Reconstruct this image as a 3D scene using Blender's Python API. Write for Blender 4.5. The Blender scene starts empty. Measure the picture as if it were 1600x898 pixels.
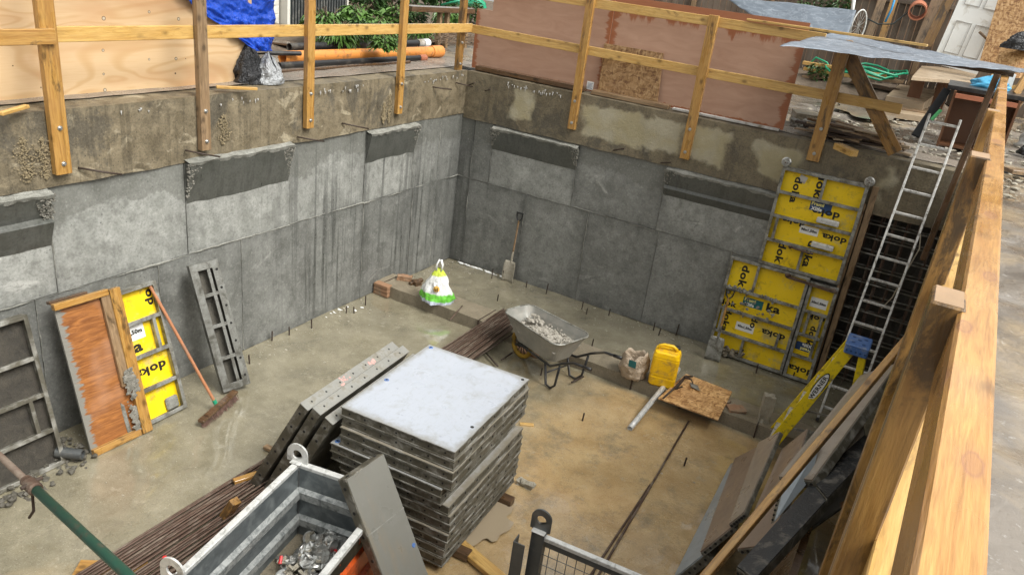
import bpy, bmesh, math, random
from mathutils import Vector, Matrix, noise
random.seed(7)
S = bpy.context.scene
C = S.collection
rnd = random.uniform

# ------------------------------------------------------------------ camera (solved from the walls of the pit)
CA, CP, CR = -0.47396, 0.40081, 0.130186
CAM = Vector((6.74472, -10.6028, 4.8932)); FPX = 1192.9
Fw = Vector((math.sin(CA)*math.cos(CP), math.cos(CA)*math.cos(CP), -math.sin(CP)))
_ri = Vector((math.cos(CA), -math.sin(CA), 0)); _up = _ri.cross(Fw)
Rt = math.cos(CR)*_ri + math.sin(CR)*_up; Up = -math.sin(CR)*_ri + math.cos(CR)*_up
cd = bpy.data.cameras.new('camera'); cam = bpy.data.objects.new('camera', cd); C.objects.link(cam)
cd.sensor_width = 36; cd.lens = FPX/1600*36; cd.clip_end = 500; cd.clip_start = .05
M3 = Matrix((Rt, Up, -Fw)).transposed()
cam.matrix_world = Matrix.Translation(CAM) @ M3.to_4x4()
S.camera = cam

def at(px, py, ax, v):
    """survey point: where the sight line of a photo point meets the plane ax = v"""
    d = Fw + (px-800)/FPX*Rt - (py-449)/FPX*Up
    i = 'xyz'.index(ax)
    return CAM + d*((v-CAM[i])/d[i])
def dep(px, py, d):
    return CAM + (Fw + (px-800)/FPX*Rt - (py-449)/FPX*Up)*d

# ------------------------------------------------------------------ node helpers
def new_mat(name):
    m = bpy.data.materials.new(name); m.use_nodes = True
    nt = m.node_tree; b = nt.nodes['Principled BSDF']
    return m, nt, b
class N:
    def __init__(s, nt): s.nt = nt
    def n(s, t, **k):
        o = s.nt.nodes.new(t)
        for a, b in k.items():
            if a.startswith('i_'):
                o.inputs[int(a[2:]) if a[2:].isdigit() else a[2:].replace('_', ' ')].default_value = b
            else: setattr(o, a, b)
        return o
    def l(s, a, b): s.nt.links.new(a, b)
    def coord(s, world=False, scale=(1, 1, 1), rand=True):
        if world:
            src = s.n('ShaderNodeNewGeometry').outputs['Position']
        else:
            src = s.n('ShaderNodeTexCoord').outputs['Object']
            if rand:
                oi = s.n('ShaderNodeObjectInfo')
                mu = s.n('ShaderNodeMath', operation='MULTIPLY'); mu.inputs[1].default_value = 37.
                s.l(oi.outputs['Random'], mu.inputs[0])
                ad = s.n('ShaderNodeVectorMath', operation='ADD')
                s.l(src, ad.inputs[0]); s.l(mu.outputs[0], ad.inputs[1]); src = ad.outputs[0]
        mp = s.n('ShaderNodeMapping'); mp.inputs['Scale'].default_value = scale
        s.l(src, mp.inputs[0]); return mp.outputs[0]
    def noise(s, vec, scale, detail=4, rough=.55, dist=0.):
        o = s.n('ShaderNodeTexNoise'); o.inputs['Scale'].default_value = scale
        o.inputs['Detail'].default_value = detail; o.inputs['Roughness'].default_value = rough
        o.inputs['Distortion'].default_value = dist
        s.l(vec, o.inputs['Vector']); return o.outputs['Fac']
    def vor(s, vec, scale, feat='F1', out='Distance'):
        o = s.n('ShaderNodeTexVoronoi'); o.feature = feat; o.inputs['Scale'].default_value = scale
        s.l(vec, o.inputs['Vector']); return o.outputs[out]
    def ramp(s, fac, stops, mode='LINEAR'):
        r = s.n('ShaderNodeValToRGB'); r.color_ramp.interpolation = mode
        e = r.color_ramp.elements
        while len(e) < len(stops): e.new(.5)
        for el, (p, c) in zip(e, stops):
            el.position = p; el.color = (c, c, c, 1) if isinstance(c, (int, float)) else (*c, 1)
        s.l(fac, r.inputs[0]); return r.outputs[0]
    def mix(s, fac, a, b, mode='MIX'):
        m = s.n('ShaderNodeMix', data_type='RGBA', blend_type=mode)
        for v, i in ((fac, 0), (a, 6), (b, 7)):
            if isinstance(v, (int, float)): m.inputs[i].default_value = v if i == 0 else (v, v, v, 1)
            elif isinstance(v, tuple): m.inputs[i].default_value = (*v, 1)
            else: s.l(v, m.inputs[i])
        return m.outputs[2]
    def math(s, op, a, b=0.):
        m = s.n('ShaderNodeMath', operation=op)
        for v, i in ((a, 0), (b, 1)):
            if isinstance(v, (int, float)): m.inputs[i].default_value = v
            else: s.l(v, m.inputs[i])
        return m.outputs[0]
    def bump(s, h, bsdf, strength=.3, dist=.01):
        b = s.n('ShaderNodeBump'); b.inputs['Strength'].default_value = strength
        b.inputs['Distance'].default_value = dist
        s.l(h, b.inputs['Height']); s.l(b.outputs[0], bsdf.inputs['Normal'])
        return b

def plain(name, col, rough=.5, metal=0., var=.15, scale=8., bump=.1, spec=.5, dirt=None, dirt_amt=.5, dscale=4.):
    m, nt, b = new_mat(name); g = N(nt)
    v = g.coord()
    f = g.noise(v, scale, 5, .6)
    c = g.mix(f, tuple(x*(1-var) for x in col), tuple(min(1, x*(1+var)) for x in col))
    if dirt:
        d = g.ramp(g.noise(v, dscale, 6, .65, .4), [(.62-dirt_amt*.35, 0.), (.78-dirt_amt*.25, 1.)])
        c = g.mix(d, c, dirt)
        g.l(g.ramp(d, [(0, rough), (1, min(.85, rough+.3))]), b.inputs['Roughness'])
    else: g.l(g.ramp(f, [(.3, max(.03, rough-.1)), (.7, min(1., rough+.12))]), b.inputs['Roughness'])
    g.l(c, b.inputs['Base Color']); b.inputs['Metallic'].default_value = metal
    b.inputs['Specular IOR Level'].default_value = spec
    if bump: g.bump(g.noise(v, scale*5, 4), b, bump, .004)
    return m

def wood(name, light, dark, rough=.5, dirt=(.05, .032, .016), dirt_amt=.4, knots=True, gs=1.):
    m, nt, b = new_mat(name); g = N(nt)
    v = g.coord(scale=(1.2*gs, 16*gs, 16*gs)); v2 = g.coord(scale=(1, 3, 3))
    w = g.noise(v, 1.6, 6, .6, 1.2)
    fine = g.noise(v, 9, 3, .6)
    c = g.mix(g.ramp(w, [(.32, 0.), (.68, 1.)]), light, dark)
    c = g.mix(g.ramp(fine, [(.45, 0.), (.75, .45)]), c, tuple(x*.45 for x in dark))
    if knots:
        k = g.vor(g.coord(scale=(1, 1.6, 1.6)), 4.6)
        c = g.mix(g.ramp(k, [(.0, .85), (.10, .8), (.16, .35), (.26, 0.)]), c, tuple(x*.38 for x in dark))
    lng = g.ramp(g.noise(g.coord(scale=(.5, 22, 22)), 1.2, 4, .6), [(.55, 0.), (.7, .55)])
    c = g.mix(lng, c, tuple(x*.5 for x in dark))
    d = g.ramp(g.noise(v2, 2.6, 8, .72, .5), [(.68-dirt_amt*.3, 0.), (.77-dirt_amt*.3, .85)])
    c = g.mix(d, c, dirt)
    g.l(c, b.inputs['Base Color'])
    g.l(g.ramp(g.noise(v2, 3, 3), [(.35, max(.12, rough-.25)), (.65, rough+.15)]), b.inputs['Roughness'])
    g.bump(fine, b, .35, .004); b.inputs['Coat Weight'].default_value = .35; b.inputs['Coat Roughness'].default_value = .15
    return m

def concrete(name, c1, c2, c3, rough=(.35, .75), world=True, streak=.5, zone=False, scale=1., bump=.35, pits=True, tone=False, light=None, light_amt=.5):
    m, nt, b = new_mat(name); g = N(nt)
    v = g.coord(world)
    big = g.noise(v, .9*scale, 5, .6, .5); mid = g.noise(v, 4.5*scale, 9, .68, .3); fine = g.noise(v, 38*scale, 6, .7)
    c = g.mix(g.ramp(big, [(.33, 0.), (.66, 1.)]), c1, c2)
    c = g.mix(g.ramp(mid, [(.4, 0.), (.68, .9)]), c, c3)
    if zone:
        mo = g.noise(v, 2.3, 10, .74, .6); c = g.mix(g.ramp(mo, [(.38, .40), (.52, 0.)]), c, (.11, .11, .10))
        mo2 = g.noise(v, 7.5, 9, .75, .2); c = g.mix(g.ramp(mo2, [(.38, .5), (.5, 0.)]), c, (.11, .11, .10)); c = g.mix(g.ramp(mo2, [(.56, 0.), (.68, .5)]), c, (.40, .395, .37))
    if light: c = g.mix(g.ramp(g.noise(g.coord(world, (1, 1, 1.7)), 1.7*scale, 7, .65, .8), [(.67-light_amt*.2, 0.), (.73-light_amt*.2, .85)]), c, light)
    if name.startswith('brown'):
        wp = g.noise(g.coord(world, (1, 1, .7)), 1.5, 9, .72, .5); c = g.mix(g.ramp(wp, [(.53, 0.), (.60, .7)]), c, (.062, .055, .042)); wq = g.noise(v, 6., 9, .78, .3); c = g.mix(g.ramp(wq, [(.54, 0.), (.64, .6)]), c, (.05, .042, .028))
    if tone:
        a = g.n('ShaderNodeAttribute', attribute_name='tone')
        c = g.mix(1., c, a.outputs['Color'], 'MULTIPLY')
    # run-down water streaks
    st = g.noise(g.coord(world, (9., 9., .2)), 1.5, 5, .62, .1)
    st2 = g.noise(g.coord(world, (1, 1, .5)), .55, 3, .5)
    sm = g.math('MULTIPLY', g.ramp(st, [(.53, 0.), (.60, 1.)]), g.ramp(st2, [(.38, .15), (.6, 1.)]))
    sm = g.math('MULTIPLY', sm, streak)
    if zone:     # water runs down the walls only near the wet corner; the newest pours are still damp along their tops
        sp_ = g.n('ShaderNodeSeparateXYZ'); g.l(g.n('ShaderNodeNewGeometry').outputs['Position'], sp_.inputs[0])
        zy = g.ramp(g.math('ADD', g.math('MULTIPLY', sp_.outputs[1], .2), 1.), [(.10, .0), (.28, 1.)])
        zx = g.ramp(g.math('MULTIPLY', sp_.outputs[0], .25), [(.1, 1.), (.26, .0)])
        zx2 = g.ramp(g.math('MULTIPLY', g.math('ABSOLUTE', g.math('ADD', sp_.outputs[1], 3.75)), 1.), [(.06, 1.), (.3, 0.)])
        sm = g.math('MULTIPLY', sm, g.math('MAXIMUM', g.math('MULTIPLY', zy, zx), .06))
        top = g.math('ADD', sp_.outputs[2], g.math('MULTIPLY', g.math('SUBTRACT', mid, .5), .5))
        top = g.math('ADD', top, g.math('MULTIPLY', g.math('SUBTRACT', big, .5), 1.0))
        c = g.mix(g.ramp(g.math('MULTIPLY', top, .33), [(.715, 0.), (.728, .6)]), c, (.105, .105, .09))
    c = g.mix(sm, c, tuple(x*.33 for x in c1))
    c = g.mix(g.ramp(fine, [(.3, .55), (.5, 0.)]), c, tuple(x*.42 for x in c1))
    c = g.mix(g.ramp(fine, [(.56, 0.), (.75, .4)]), c, tuple(min(1, x*1.8) for x in c2))
    if pits:
        p = g.vor(v, 17*scale); pm = g.ramp(g.noise(v, 3.1, 2), [(.5, 0.), (.6, 1.)])
        c = g.mix(g.math('MULTIPLY', g.ramp(p, [(.09, .8), (.15, 0.)]), pm), c, tuple(x*.25 for x in c1))
    g.l(c, b.inputs['Base Color'])
    r = g.math('SUBTRACT', g.ramp(mid, [(.3, rough[0]), (.7, rough[1])]), g.math('MULTIPLY', sm, .25))
    g.l(r, b.inputs['Roughness'])
    g.bump(g.mix(.35, mid, fine), b, bump, .02)
    return m

M = {}
M['wall'] = concrete('grey_cast_concrete', (.20, .203, .188), (.265, .267, .25), (.31, .31, .292), tone=True, streak=.9, zone=True, light=(.38, .376, .355), light_amt=.22, bump=.25)
M['cap'] = concrete('brown_old_concrete', (.085, .068, .042), (.165, .132, .082), (.235, .19, .12), rough=(.4, .85), streak=.35, bump=.9, light=(.34, .29, .2), light_amt=.42, scale=1.3)
M['cap_pale_unused'] = None
def pale_zone(m):
    nt = m.node_tree; g = N(nt); b = nt.nodes['Principled BSDF']; old = b.inputs['Base Color'].links[0].from_socket
    sp = g.n('ShaderNodeSeparateXYZ'); pos = g.n('ShaderNodeNewGeometry').outputs['Position']; g.l(pos, sp.inputs[0])
    n1 = g.math('MULTIPLY', g.math('SUBTRACT', g.noise(pos, 2.6, 6, .6), .5), .55); n2 = g.math('MULTIPLY', g.math('SUBTRACT', g.noise(pos, 3.3, 6, .6, .3), .5), .35)
    def band(c, w):   # 1 inside |x-c| < w
        return g.ramp(g.math('SUBTRACT', w, g.math('ABSOLUTE', g.math('ADD', g.math('ADD', sp.outputs[0], n1), -c))), [(.0, 0.), (.09, 1.)])
    k = g.math('MAXIMUM', g.math('MAXIMUM', band(2.9, .82), band(4.02, .36)), g.math('MAXIMUM', band(5.0, .34), g.math('MAXIMUM', band(6.35, .10), band(1.1, .22))))
    zz = g.math('ADD', sp.outputs[2], n2)
    zk = g.math('MULTIPLY', g.ramp(g.math('ADD', zz, -2.62), [(0., 0.), (.06, 1.)]), g.ramp(g.math('SUBTRACT', 3.12, zz), [(0., 0.), (.05, 1.)]))
    k = g.math('MULTIPLY', k, zk)
    pale = g.mix(g.noise(pos, 7, 8, .7), (.30, .265, .18), (.52, .48, .36))
    pale = g.mix(g.ramp(g.noise(pos, 1.9, 5, .6), [(.45, 0.), (.6, .5)]), pale, (.34, .28, .12))
    g.l(g.mix(g.math('MULTIPLY', k, .7), old, pale), b.inputs['Base Color'])
M['cap_far'] = concrete('brown_pale_patched_concrete', (.085, .068, .042), (.15, .12, .075), (.20, .165, .105), rough=(.45, .9), streak=.25, bump=.9, scale=1.3)
pale_zone(M['cap_far'])
M['tan_crumb'] = concrete('tan_honeycomb_gravel', (.17, .13, .07), (.25, .195, .11), (.31, .25, .15), rough=(.6, .9), streak=0., bump=1., scale=6.)
M['cap_pale'] = concrete('pale_dry_concrete', (.27, .235, .155), (.36, .32, .22), (.40, .36, .26), rough=(.6, .9), streak=.15, bump=.8, light=(.5, .46, .35), light_amt=.4, scale=1.4)
M['corbel'] = concrete('smooth_wet_shaded_render', (.062, .064, .056), (.085, .087, .076), (.10, .10, .09), rough=(.3, .5), streak=.3, bump=.12, pits=False)  # wet render; the shade of its downward face is put into the colour
M['ledge'] = concrete('rough_pale_render', (.2, .2, .175), (.29, .285, .255), (.13, .125, .105), rough=(.5, .9), streak=0., bump=1., scale=2.5)
M['broken'] = concrete('broken_concrete_edge', (.10, .095, .075), (.2, .19, .16), (.3, .28, .24), rough=(.5, .9), streak=0., bump=1., scale=5.)
M['kerb'] = concrete('muddy_kerb_concrete', (.15, .125, .085), (.2, .17, .12), (.25, .21, .15), rough=(.3, .7), streak=.2, bump=.7, scale=1.6)
M['coping'] = concrete('wet_coping_concrete', (.24, .2, .16), (.31, .265, .22), (.19, .155, .12), rough=(.15, .5), streak=0., bump=.6, scale=1.6)
M['earth'] = concrete('dark_raw_earth', (.03, .026, .02), (.05, .043, .033), (.075, .065, .05), rough=(.6, .95), streak=0., bump=1., scale=3.)
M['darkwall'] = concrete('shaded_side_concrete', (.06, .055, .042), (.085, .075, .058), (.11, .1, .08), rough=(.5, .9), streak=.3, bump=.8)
M['wood'] = wood('wet_yellow_timber', (.45, .26, .075), (.30, .145, .034), .42, dirt_amt=.4)
M['rail'] = wood('pale_rail_timber', (.58, .375, .125), (.43, .24, .065), .45, dirt=(.2, .115, .04), dirt_amt=.32)
M['rail_close'] = wood('fresh_planed_timber', (.55, .30, .09), (.38, .175, .045), .32, dirt=(.42, .2, .05), dirt_amt=.15, gs=1.3)
def rail_knots(m):
    nt = m.node_tree; g = N(nt); b = nt.nodes['Principled BSDF']; old = b.inputs['Base Color'].links[0].from_socket
    pos = g.n('ShaderNodeNewGeometry').outputs['Position']; c = old
    for (x_, y_, z_, s_) in ((6.90, -9.62, 4.4, .011), (6.885, -9.12, 4.4, .011), (6.93, -8.75, 4.4, .012), (6.94, -8.1, 4.4, .014), (6.905, -7.2, 4.4, .016), (6.99, -6.4, 4.4, .018), (6.86, -9.35, 4.37, .014), (7.05, -4.4, 4.4, .018), (7.08, -3.1, 4.4, .018)):
        v = g.n('ShaderNodeVectorMath', operation='SUBTRACT'); g.l(pos, v.inputs[0]); v.inputs[1].default_value = (x_, y_, z_)
        m2 = g.n('ShaderNodeVectorMath', operation='MULTIPLY'); g.l(v.outputs[0], m2.inputs[0]); m2.inputs[1].default_value = (1/s_, .38/s_, .5/s_)
        L = g.n('ShaderNodeVectorMath', operation='LENGTH'); g.l(m2.outputs[0], L.inputs[0])
        d = g.math('ADD', L.outputs['Value'], g.math('MULTIPLY', g.math('SUBTRACT', g.noise(pos, 60, 3), .5), .5))
        c = g.mix(g.ramp(g.math('MULTIPLY', d, .25), [(.0, .6), (.2, .5), (.25, .8), (.32, .25), (.6, .0)]), c, (.30, .135, .065))
    g.l(c, b.inputs['Base Color'])
rail_knots(M['rail_close'])
M['post'] = wood('stained_post_timber', (.34, .19, .055), (.22, .11, .03), .42, dirt=(.05, .03, .014), dirt_amt=.62)
M['oldwood'] = wood('grey_brown_old_timber', (.30, .2, .11), (.17, .105, .055), .5, dirt_amt=.5)
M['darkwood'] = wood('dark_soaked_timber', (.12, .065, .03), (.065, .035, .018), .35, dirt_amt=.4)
M['endgrain'] = plain('sawn_end_grain', (.34, .225, .135), .6, var=.25, scale=30)
def mk_fence():
    m, nt, b = new_mat('brown_fence_boards'); g = N(nt); v = g.coord(True, (1, 1, .12)); pos = g.coord(True)
    n1 = g.noise(v, 28, 5, .65); sx = g.n('ShaderNodeSeparateXYZ'); g.l(pos, sx.inputs[0])
    bd = g.math('FLOOR', g.math('MULTIPLY', sx.outputs[0], 6.8)); wn = g.n('ShaderNodeTexWhiteNoise', noise_dimensions='1D'); g.l(bd, wn.inputs['W'])
    c = g.mix(n1, (.05, .034, .024), (.21, .15, .105)); c = g.mix(g.math('MULTIPLY', wn.outputs[0], .55), c, (.20, .17, .14))
    c = g.mix(g.ramp(g.noise(pos, 1.2, 5, .6), [(.5, 0.), (.65, .6)]), c, (.05, .035, .025))
    g.l(c, b.inputs['Base Color']); b.inputs['Roughness'].default_value = .75; g.bump(n1, b, .4, .01); return m
M['fence'] = mk_fence()
M['alu'] = plain('dirty_grey_frame_steel', (.36, .36, .33), .45, .5, var=.4, scale=14, bump=.5, dirt=(.13, .12, .095), dirt_amt=.65, dscale=7)
M['alu_dark'] = plain('mud_covered_frame_steel', (.095, .085, .062), .5, .3, var=.6, scale=9, bump=.9, dirt=(.27, .255, .22), dirt_amt=.35, dscale=10)
M['alu_mud'] = plain('mud_smeared_steel', (.115, .105, .08), .5, .35, var=.6, scale=7, bump=.8, dirt=(.33, .32, .29), dirt_amt=.42, dscale=6)
M['alu_top'] = plain('scraped_pale_frame_steel', (.28, .275, .25), .42, .4, var=.25, scale=9, bump=.3, dirt=(.2, .18, .14), dirt_amt=.4, dscale=9)
M['alu_chan'] = plain('dull_scraped_frame_steel', (.25, .25, .23), .42, .45, var=.35, scale=12, bump=.5, dirt=(.09, .085, .07), dirt_amt=.55, dscale=6)
M['galv_rib'] = plain('pale_highlight_rib', (.33, .34, .33), .4, .4, var=.3, scale=20, bump=.3, dirt=(.14, .15, .15), dirt_amt=.5, dscale=16)  # rib highlight put into the colour, paler than the bin's sheet
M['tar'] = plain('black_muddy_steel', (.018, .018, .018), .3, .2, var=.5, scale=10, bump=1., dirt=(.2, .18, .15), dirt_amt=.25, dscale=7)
M['galv'] = plain('galvanised_steel', (.14, .158, .165), .38, .55, var=.25, scale=18, bump=.15, dirt=(.24, .26, .26), dirt_amt=.4, dscale=9)
M['galv_pale'] = plain('white_galvanised_rim', (.62, .62, .6), .42, .35, var=.2, scale=22, bump=.3, dirt=(.3, .3, .28), dirt_amt=.35, dscale=14)
M['galv_dark'] = plain('dark_galvanised_post', (.1, .105, .105), .4, .5, var=.3, scale=15, bump=.2, dirt=(.2, .19, .17), dirt_amt=.3)
M['orange'] = plain('orange_red_paint', (.55, .085, .012), .35, 0, var=.2, scale=10, dirt=(.06, .03, .02), dirt_amt=.25, dscale=9)
M['hole'] = plain('hole_black', (.012, .011, .01), .9, bump=0)
M['black'] = plain('black_plastic', (.016, .016, .017), .35, dirt=(.08, .07, .055), dirt_amt=.3)
M['black_matt'] = plain('matt_black_board', (.014, .014, .015), .75, bump=0)
M['steel'] = plain('bright_worn_steel', (.52, .52, .5), .3, .8, var=.3, scale=20, dirt=(.16, .13, .1), dirt_amt=.35, dscale=12)
M['ladder'] = plain('splashed_ladder_metal', (.66, .65, .62), .4, .35, var=.25, scale=24, dirt=(.2, .18, .15), dirt_amt=.4, dscale=18)
M['rust'] = plain('rusty_steel', (.085, .05, .034), .6, .3, var=.6, scale=14, bump=.6, dirt=(.19, .15, .115), dirt_amt=.45, dscale=5)
M['rust_dark'] = plain('dark_rusty_steel', (.05, .033, .024), .6, .3, var=.5, scale=14, bump=.6)
M['yellow_can'] = plain('yellow_plastic', (.85, .5, .004), .3, var=.12, scale=4, bump=.12, dirt=(.42, .24, .05), dirt_amt=.35, dscale=9)
M['yellow_frp'] = plain('yellow_ladder_rail', (.75, .56, .012), .4, var=.1, scale=6, bump=.05, dirt=(.16, .12, .04), dirt_amt=.3, dscale=15)
M['blue_plastic'] = plain('blue_plastic', (.06, .14, .36), .4, var=.2, dirt=(.25, .27, .3), dirt_amt=.3, dscale=16)
M['navy'] = plain('navy_print', (.02, .06, .17), .45, var=.2, bump=0)
M['teal'] = plain('teal_print', (.01, .14, .15), .45, var=.2, bump=0)
M['white'] = plain('white_print', (.78, .78, .76), .5, var=.08, bump=0)
M['ink'] = plain('black_print', (.015, .014, .01), .5, var=.1, bump=0)
M['pale_yellow'] = plain('pale_yellow_print', (.85, .78, .3), .5, bump=0)
M['tray'] = plain('scuffed_grey_tray', (.27, .265, .24), .45, .2, var=.3, scale=9, bump=.3, dirt=(.36, .34, .3), dirt_amt=.4, dscale=6)
M['mud_load'] = concrete('grey_mortar_rubble', (.26, .235, .19), (.36, .33, .28), (.45, .42, .37), rough=(.5, .9), world=False, streak=0., bump=1., scale=4.)
M['rubber'] = plain('muddy_rubber', (.35, .21, .02), .7, var=.5, scale=12, bump=.5, dirt=(.05, .04, .03), dirt_amt=.4)
M['terracotta'] = plain('terracotta', (.42, .15, .08), .6, var=.2)
M['pipe_orange'] = plain('orange_drain_plastic', (.62, .24, .055), .35, var=.08, scale=3, bump=.03, dirt=(.13, .07, .04), dirt_amt=.25, dscale=9)
M['green'] = plain('green_prop_paint', (.014, .085, .055), .42, .1, var=.35, scale=8, bump=.3, dirt=(.13, .09, .06), dirt_amt=.22, dscale=13)
M['greenhose'] = plain('green_hose', (.01, .23, .12), .4)
M['bluehose'] = plain('blue_hose', (.03, .25, .5), .4)
M['doorpaint'] = plain('white_door_paint', (.78, .79, .77), .4, var=.08, scale=4, dirt=(.5, .47, .4), dirt_amt=.2)
M['stone'] = concrete('crumbly_block', (.25, .22, .16), (.36, .32, .25), (.42, .39, .32), world=False, streak=0., bump=1., scale=6.)
M['brick'] = plain('orange_brick', (.26, .145, .08), .7, var=.3, scale=20, bump=.6, dirt=(.2, .17, .12), dirt_amt=.4)
M['silverbag'] = plain('silver_grey_plastic', (.32, .33, .34), .25, .3, var=.3, scale=5, bump=.3)
M['sack'] = plain('grey_white_sack', (.45, .44, .42), .6, var=.3, scale=6, bump=.5, dirt=(.2, .17, .13), dirt_amt=.4)
M['cream'] = plain('cream_board', (.5, .43, .32), .6, var=.2, dirt=(.25, .2, .14), dirt_amt=.4)
M['leaf'] = plain('broad_green_leaf', (.075, .15, .028), .4, var=.5, scale=3, bump=.2)
M['leaf2'] = plain('mid_green_leaf', (.038, .085, .02), .45, var=.5, scale=3, bump=.2)
M['twig'] = plain('brown_twig', (.12, .08, .05), .8)
M['soil'] = concrete('garden_soil', (.07, .05, .033), (.11, .082, .055), (.16, .12, .085), rough=(.6, .95), streak=0., bump=1., scale=3.)
M['darkbox'] = plain('brown_cabinet_panel', (.12, .05, .02), .5, var=.3)
M['tan_ply'] = plain('wet_tan_ply', (.33, .25, .165), .4, var=.15, dirt=(.2, .15, .1), dirt_amt=.4)
M['clapboard'] = plain('cream_cladding', (.55, .53, .47), .6, var=.1)
M['darkslat'] = plain('dark_green_slats', (.03, .04, .04), .45, var=.2)
M['bluebag'] = plain('light_blue_plastic', (.08, .38, .62), .3, var=.25, bump=.2)
M['red'] = plain('red_plastic', (.5, .012, .015), .35)
M['pink'] = plain('pink_marker_spray', (.5, .27, .24), .7, var=.3, scale=20)
M['greentool'] = plain('bright_green_plastic', (.1, .62, .2), .4)

def mk_ply_yellow():
    m, nt, b = new_mat('yellow_shutter_face'); g = N(nt); v = g.coord()
    c = g.mix(g.noise(v, 2.5, 4), (.78, .51, .006), (.92, .66, .012))
    d = g.ramp(g.noise(v, 7, 8, .72, .5), [(.56, 0.), (.68, .75)]); c = g.mix(d, c, (.30, .19, .03))
    s = g.ramp(g.noise(v, 2.1, 9, .74, .3), [(.55, 0.), (.66, .7)]); c = g.mix(s, c, (.38, .33, .19)); s2 = g.ramp(g.noise(v, 5, 9, .8, .2), [(.58, 0.), (.68, .6)]); c = g.mix(s2, c, (.45, .40, .27))
    sp = g.ramp(g.vor(v, 16), [(.06, .9), (.12, 0.)]); c = g.mix(g.math('MULTIPLY', sp, g.ramp(g.noise(v, 2), [(.4, 0.), (.6, 1.)])), c, (.2, .12, .02))
    g.l(c, b.inputs['Base Color']); g.l(g.ramp(g.noise(v, 5), [(.3, .28), (.7, .6)]), b.inputs['Roughness'])
    g.bump(g.noise(v, 30, 4), b, .15, .004); return m
M['ply_yellow'] = mk_ply_yellow()

def mk_orange_ply():
    m, nt, b = new_mat('orange_peeling_ply'); g = N(nt)
    v = g.coord(scale=(1.2, 10, 10), rand=False)
    w = g.noise(v, 2.2, 6, .65, 1.5); p = g.coord(rand=False)
    c = g.mix(g.ramp(w, [(.35, 0.), (.62, 1.)]), (.35, .14, .04), (.18, .065, .02))
    c = g.mix(g.ramp(g.noise(p, 1.3, 3), [(.5, 0.), (.7, .6)]), c, (.5, .3, .2))
    sx = g.n('ShaderNodeSeparateXYZ'); g.l(p, sx.inputs[0])
    e = g.math('ADD', sx.outputs[0], g.math('MULTIPLY', g.math('SUBTRACT', g.noise(g.coord(scale=(1, 1, 9), rand=False), 2.2, 5, .7), .5), .3))
    c = g.mix(g.ramp(e, [(.045, 1.), (.065, 0.)]), c, (.2, .19, .165))
    g.l(c, b.inputs['Base Color']); b.inputs['Roughness'].default_value = .38
    g.bump(w, b, .5, .01); return m
M['orange_ply'] = mk_orange_ply()

def mk_ply_pine():
    m, nt, b = new_mat('pale_pine_plywood'); g = N(nt)
    v = g.coord(scale=(.5, 1, 2.0), rand=False)
    nn = g.noise(v, 1.1, 2, .5, .6)
    rings = g.math('SINE', g.math('MULTIPLY', nn, 60.))
    c = g.mix(g.ramp(rings, [(.0, 0.), (1., 1.)]), (.62, .44, .255), (.55, .36, .185))
    c = g.mix(g.ramp(g.noise(v, 1.6, 3, .6, .3), [(.5, 0.), (.68, .55)]), c, (.50, .27, .13))
    c = g.mix(g.ramp(g.noise(g.coord(scale=(1.2, 1, 40), rand=False), 2.5, 4), [(.45, 0.), (.8, .35)]), c, (.5, .3, .13))
    k = g.vor(g.coord(scale=(1, 1, 1.1), rand=False), 2.6)
    c = g.mix(g.ramp(k, [(.028, 1.), (.05, .35), (.11, 0.)]), c, (.12, .06, .03))
    c = g.mix(g.ramp(k, [(.018, 1.), (.026, 0.)]), c, (.72, .62, .5))
    g.l(c, b.inputs['Base Color']); b.inputs['Roughness'].default_value = .5
    g.bump(rings, b, .06, .003); return m
M['ply_pine'] = mk_ply_pine()

def mk_hoard():
    m, nt, b = new_mat('red_brown_hoarding_ply'); g = N(nt)
    v = g.coord(scale=(.6, 1, 2.2), rand=False)
    w = g.noise(v, 3.5, 7, .6, 1.3)
    c = g.mix(g.ramp(w, [(.3, 0.), (.7, 1.)]), (.37, .215, .145), (.455, .285, .20))
    gen = g.n('ShaderNodeTexCoord').outputs['Generated']; sx = g.n('ShaderNodeSeparateXYZ'); g.l(gen, sx.inputs[0])
    nv = g.noise(g.coord(scale=(1.5, 1, 9)), 1.6, 6, .7)
    nh = g.noise(g.coord(scale=(5, 1, .8)), 1.6, 5, .65)
    du = g.math('MINIMUM', sx.outputs[0], g.math('SUBTRACT', 1., sx.outputs[0]))
    eu = g.ramp(g.math('SUBTRACT', g.math('MULTIPLY', nv, .13), du), [(.028, 0.), (.042, 1.)])
    dv = g.math('SUBTRACT', 1., sx.outputs[2])
    ev = g.ramp(g.math('SUBTRACT', g.math('MULTIPLY', nh, .44), dv), [(.03, 0.), (.075, 1.)])
    db = g.ramp(g.math('SUBTRACT', g.math('MULTIPLY', nh, .1), sx.outputs[2]), [(.02, 0.), (.03, 1.)])
    st = g.math('MAXIMUM', g.math('MAXIMUM', eu, ev), db)
    c = g.mix(g.math('MULTIPLY', st, .88), c, g.mix(w, (.24, .07, .025), (.33, .12, .05)))
    g.l(c, b.inputs['Base Color']); g.l(g.ramp(st, [(0, .6), (1, .3)]), b.inputs['Roughness'])
    return m
M['hoard'] = mk_hoard()

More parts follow.
